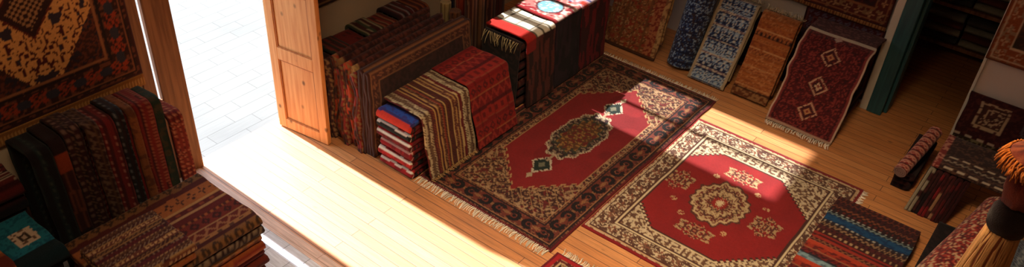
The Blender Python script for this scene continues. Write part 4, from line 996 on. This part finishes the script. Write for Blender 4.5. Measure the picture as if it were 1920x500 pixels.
for i in range(150):
    a = 2 * PI * i / 150; rr = .092
    st.append((tx + rr * math.cos(a), ty + rr * math.sin(a), tz - .004 + .01 * (i % 3))); ds.append((math.cos(a) * .022, math.sin(a) * .022, -.035))
strands('fringe', st, ds, M_FRINGE, C(196, 112, 44), to, r=.0042, seed=3)
lathe('pompom', [(.002, -.03), (.04, -.04), (.062, -.08), (.062, -.13), (.045, -.165), (.015, -.175)], (tx, ty, tz), M_PILE, C(120, 48, 32), to, seed=4, bump=.3)
lathe('collar', [(.01, -.17), (.045, -.175), (.06, -.20), (.062, -.235), (.055, -.27), (.04, -.275)], (tx, ty, tz), M_PILE, C(30, 16, 18), to, seed=6, bump=.12)
st, ds = [], []
R_ = random.Random(5)
for i in range(90):
    a = 2 * PI * i / 90; st.append((tx + .044 * math.cos(a), ty + .044 * math.sin(a), tz - .262)); ds.append((math.cos(a) * .035, math.sin(a) * .035, -.34))
sk = strands('tassel_skirt', st, ds, M_FRINGE, C(206, 156, 100), to, r=.0075, seed=8, seg=5, jit=.08)
lathe('tassel_core', [(.045, -.235), (.055, -.32), (.065, -.44), (.07, -.54), (.002, -.54)], (tx, ty, tz), M_FRINGE, C(120, 64, 36), to, seed=7, bump=.1)
lathe('cord', [(.004, .03), (.004, 5.9 - tz)], (tx, ty, tz), M_FRINGE, C(60, 30, 30), to, n=8)

# ================================================================== CAMERA
q = (-0.62742626, -0.94045952, -0.0659946, 1540.01567)
cy, sy, cp, sp, cr, sr = math.cos(q[0]), math.sin(q[0]), math.cos(q[1]), math.sin(q[1]), math.cos(q[2]), math.sin(q[2])
Rz = Matrix(((cy, -sy, 0), (sy, cy, 0), (0, 0, 1))); Rx = Matrix(((1, 0, 0), (0, cp, -sp), (0, sp, cp))); Rr = Matrix(((cr, -sr, 0), (sr, cr, 0), (0, 0, 1)))
Rm = (Rr @ Rx @ Rz).transposed()
cam = bpy.data.cameras.new('camera'); co = bpy.data.objects.new('camera', cam); COL.objects.link(co)
co.matrix_world = Matrix.Translation((0, 0, 4.6)) @ Rm.to_4x4()
cam.sensor_width = 36; cam.lens = q[3] * 36 / 1920; cam.clip_start = .05
bpy.context.scene.camera = co

# ================================================================== LIGHT
SUN, WORLD, FILL = 18, 3.2, 86
s = bpy.data.lights.new('sun', 'SUN'); s.energy = SUN; s.angle = math.radians(.9); s.color = (1, .96, .94)
so = bpy.data.objects.new('sun', s); COL.objects.link(so)
d = Vector((1, 0, -math.tan(math.radians(50)))).normalized(); so.rotation_euler = d.to_track_quat('-Z', 'Y').to_euler(); so.location = (-12, 4, 12)
wd = bpy.data.worlds.new('sky'); bpy.context.scene.world = wd; wd.use_nodes = True
bg = wd.node_tree.nodes['Background']; bg.inputs['Color'].default_value = (.80, .88, 1, 1); bg.inputs['Strength'].default_value = WORLD
def add_fill(loc, e, size, col=(1, .70, .42), target=None):
    l = bpy.data.lights.new('fill_light', 'AREA'); l.energy = e; l.size = size; l.color = col; l.shape = 'DISK'
    o = bpy.data.objects.new('fill_light', l); COL.objects.link(o); o.location = loc
    if target: o.rotation_euler = (Vector(target) - Vector(loc)).to_track_quat('-Z', 'Y').to_euler()
    return o
l1 = add_fill((-1.1, 2.9, 5.75), FILL, 1.0, target=(-1.3, 3.7, 0)); l1.data.spread = math.radians(78)  # unseen fill added overhead to lift the shade on floor and rugs
add_fill((-1.6, .6, 5.6), 46, 1.2, target=(-5.2, 2.2, 1.2))  # added fill aimed at the left wall and its hanging rug
vs = bpy.context.scene.view_settings
vs.view_transform = 'Standard'; vs.look = 'None'; vs.gamma = 1; vs.exposure = 0; vs.use_curve_mapping = False
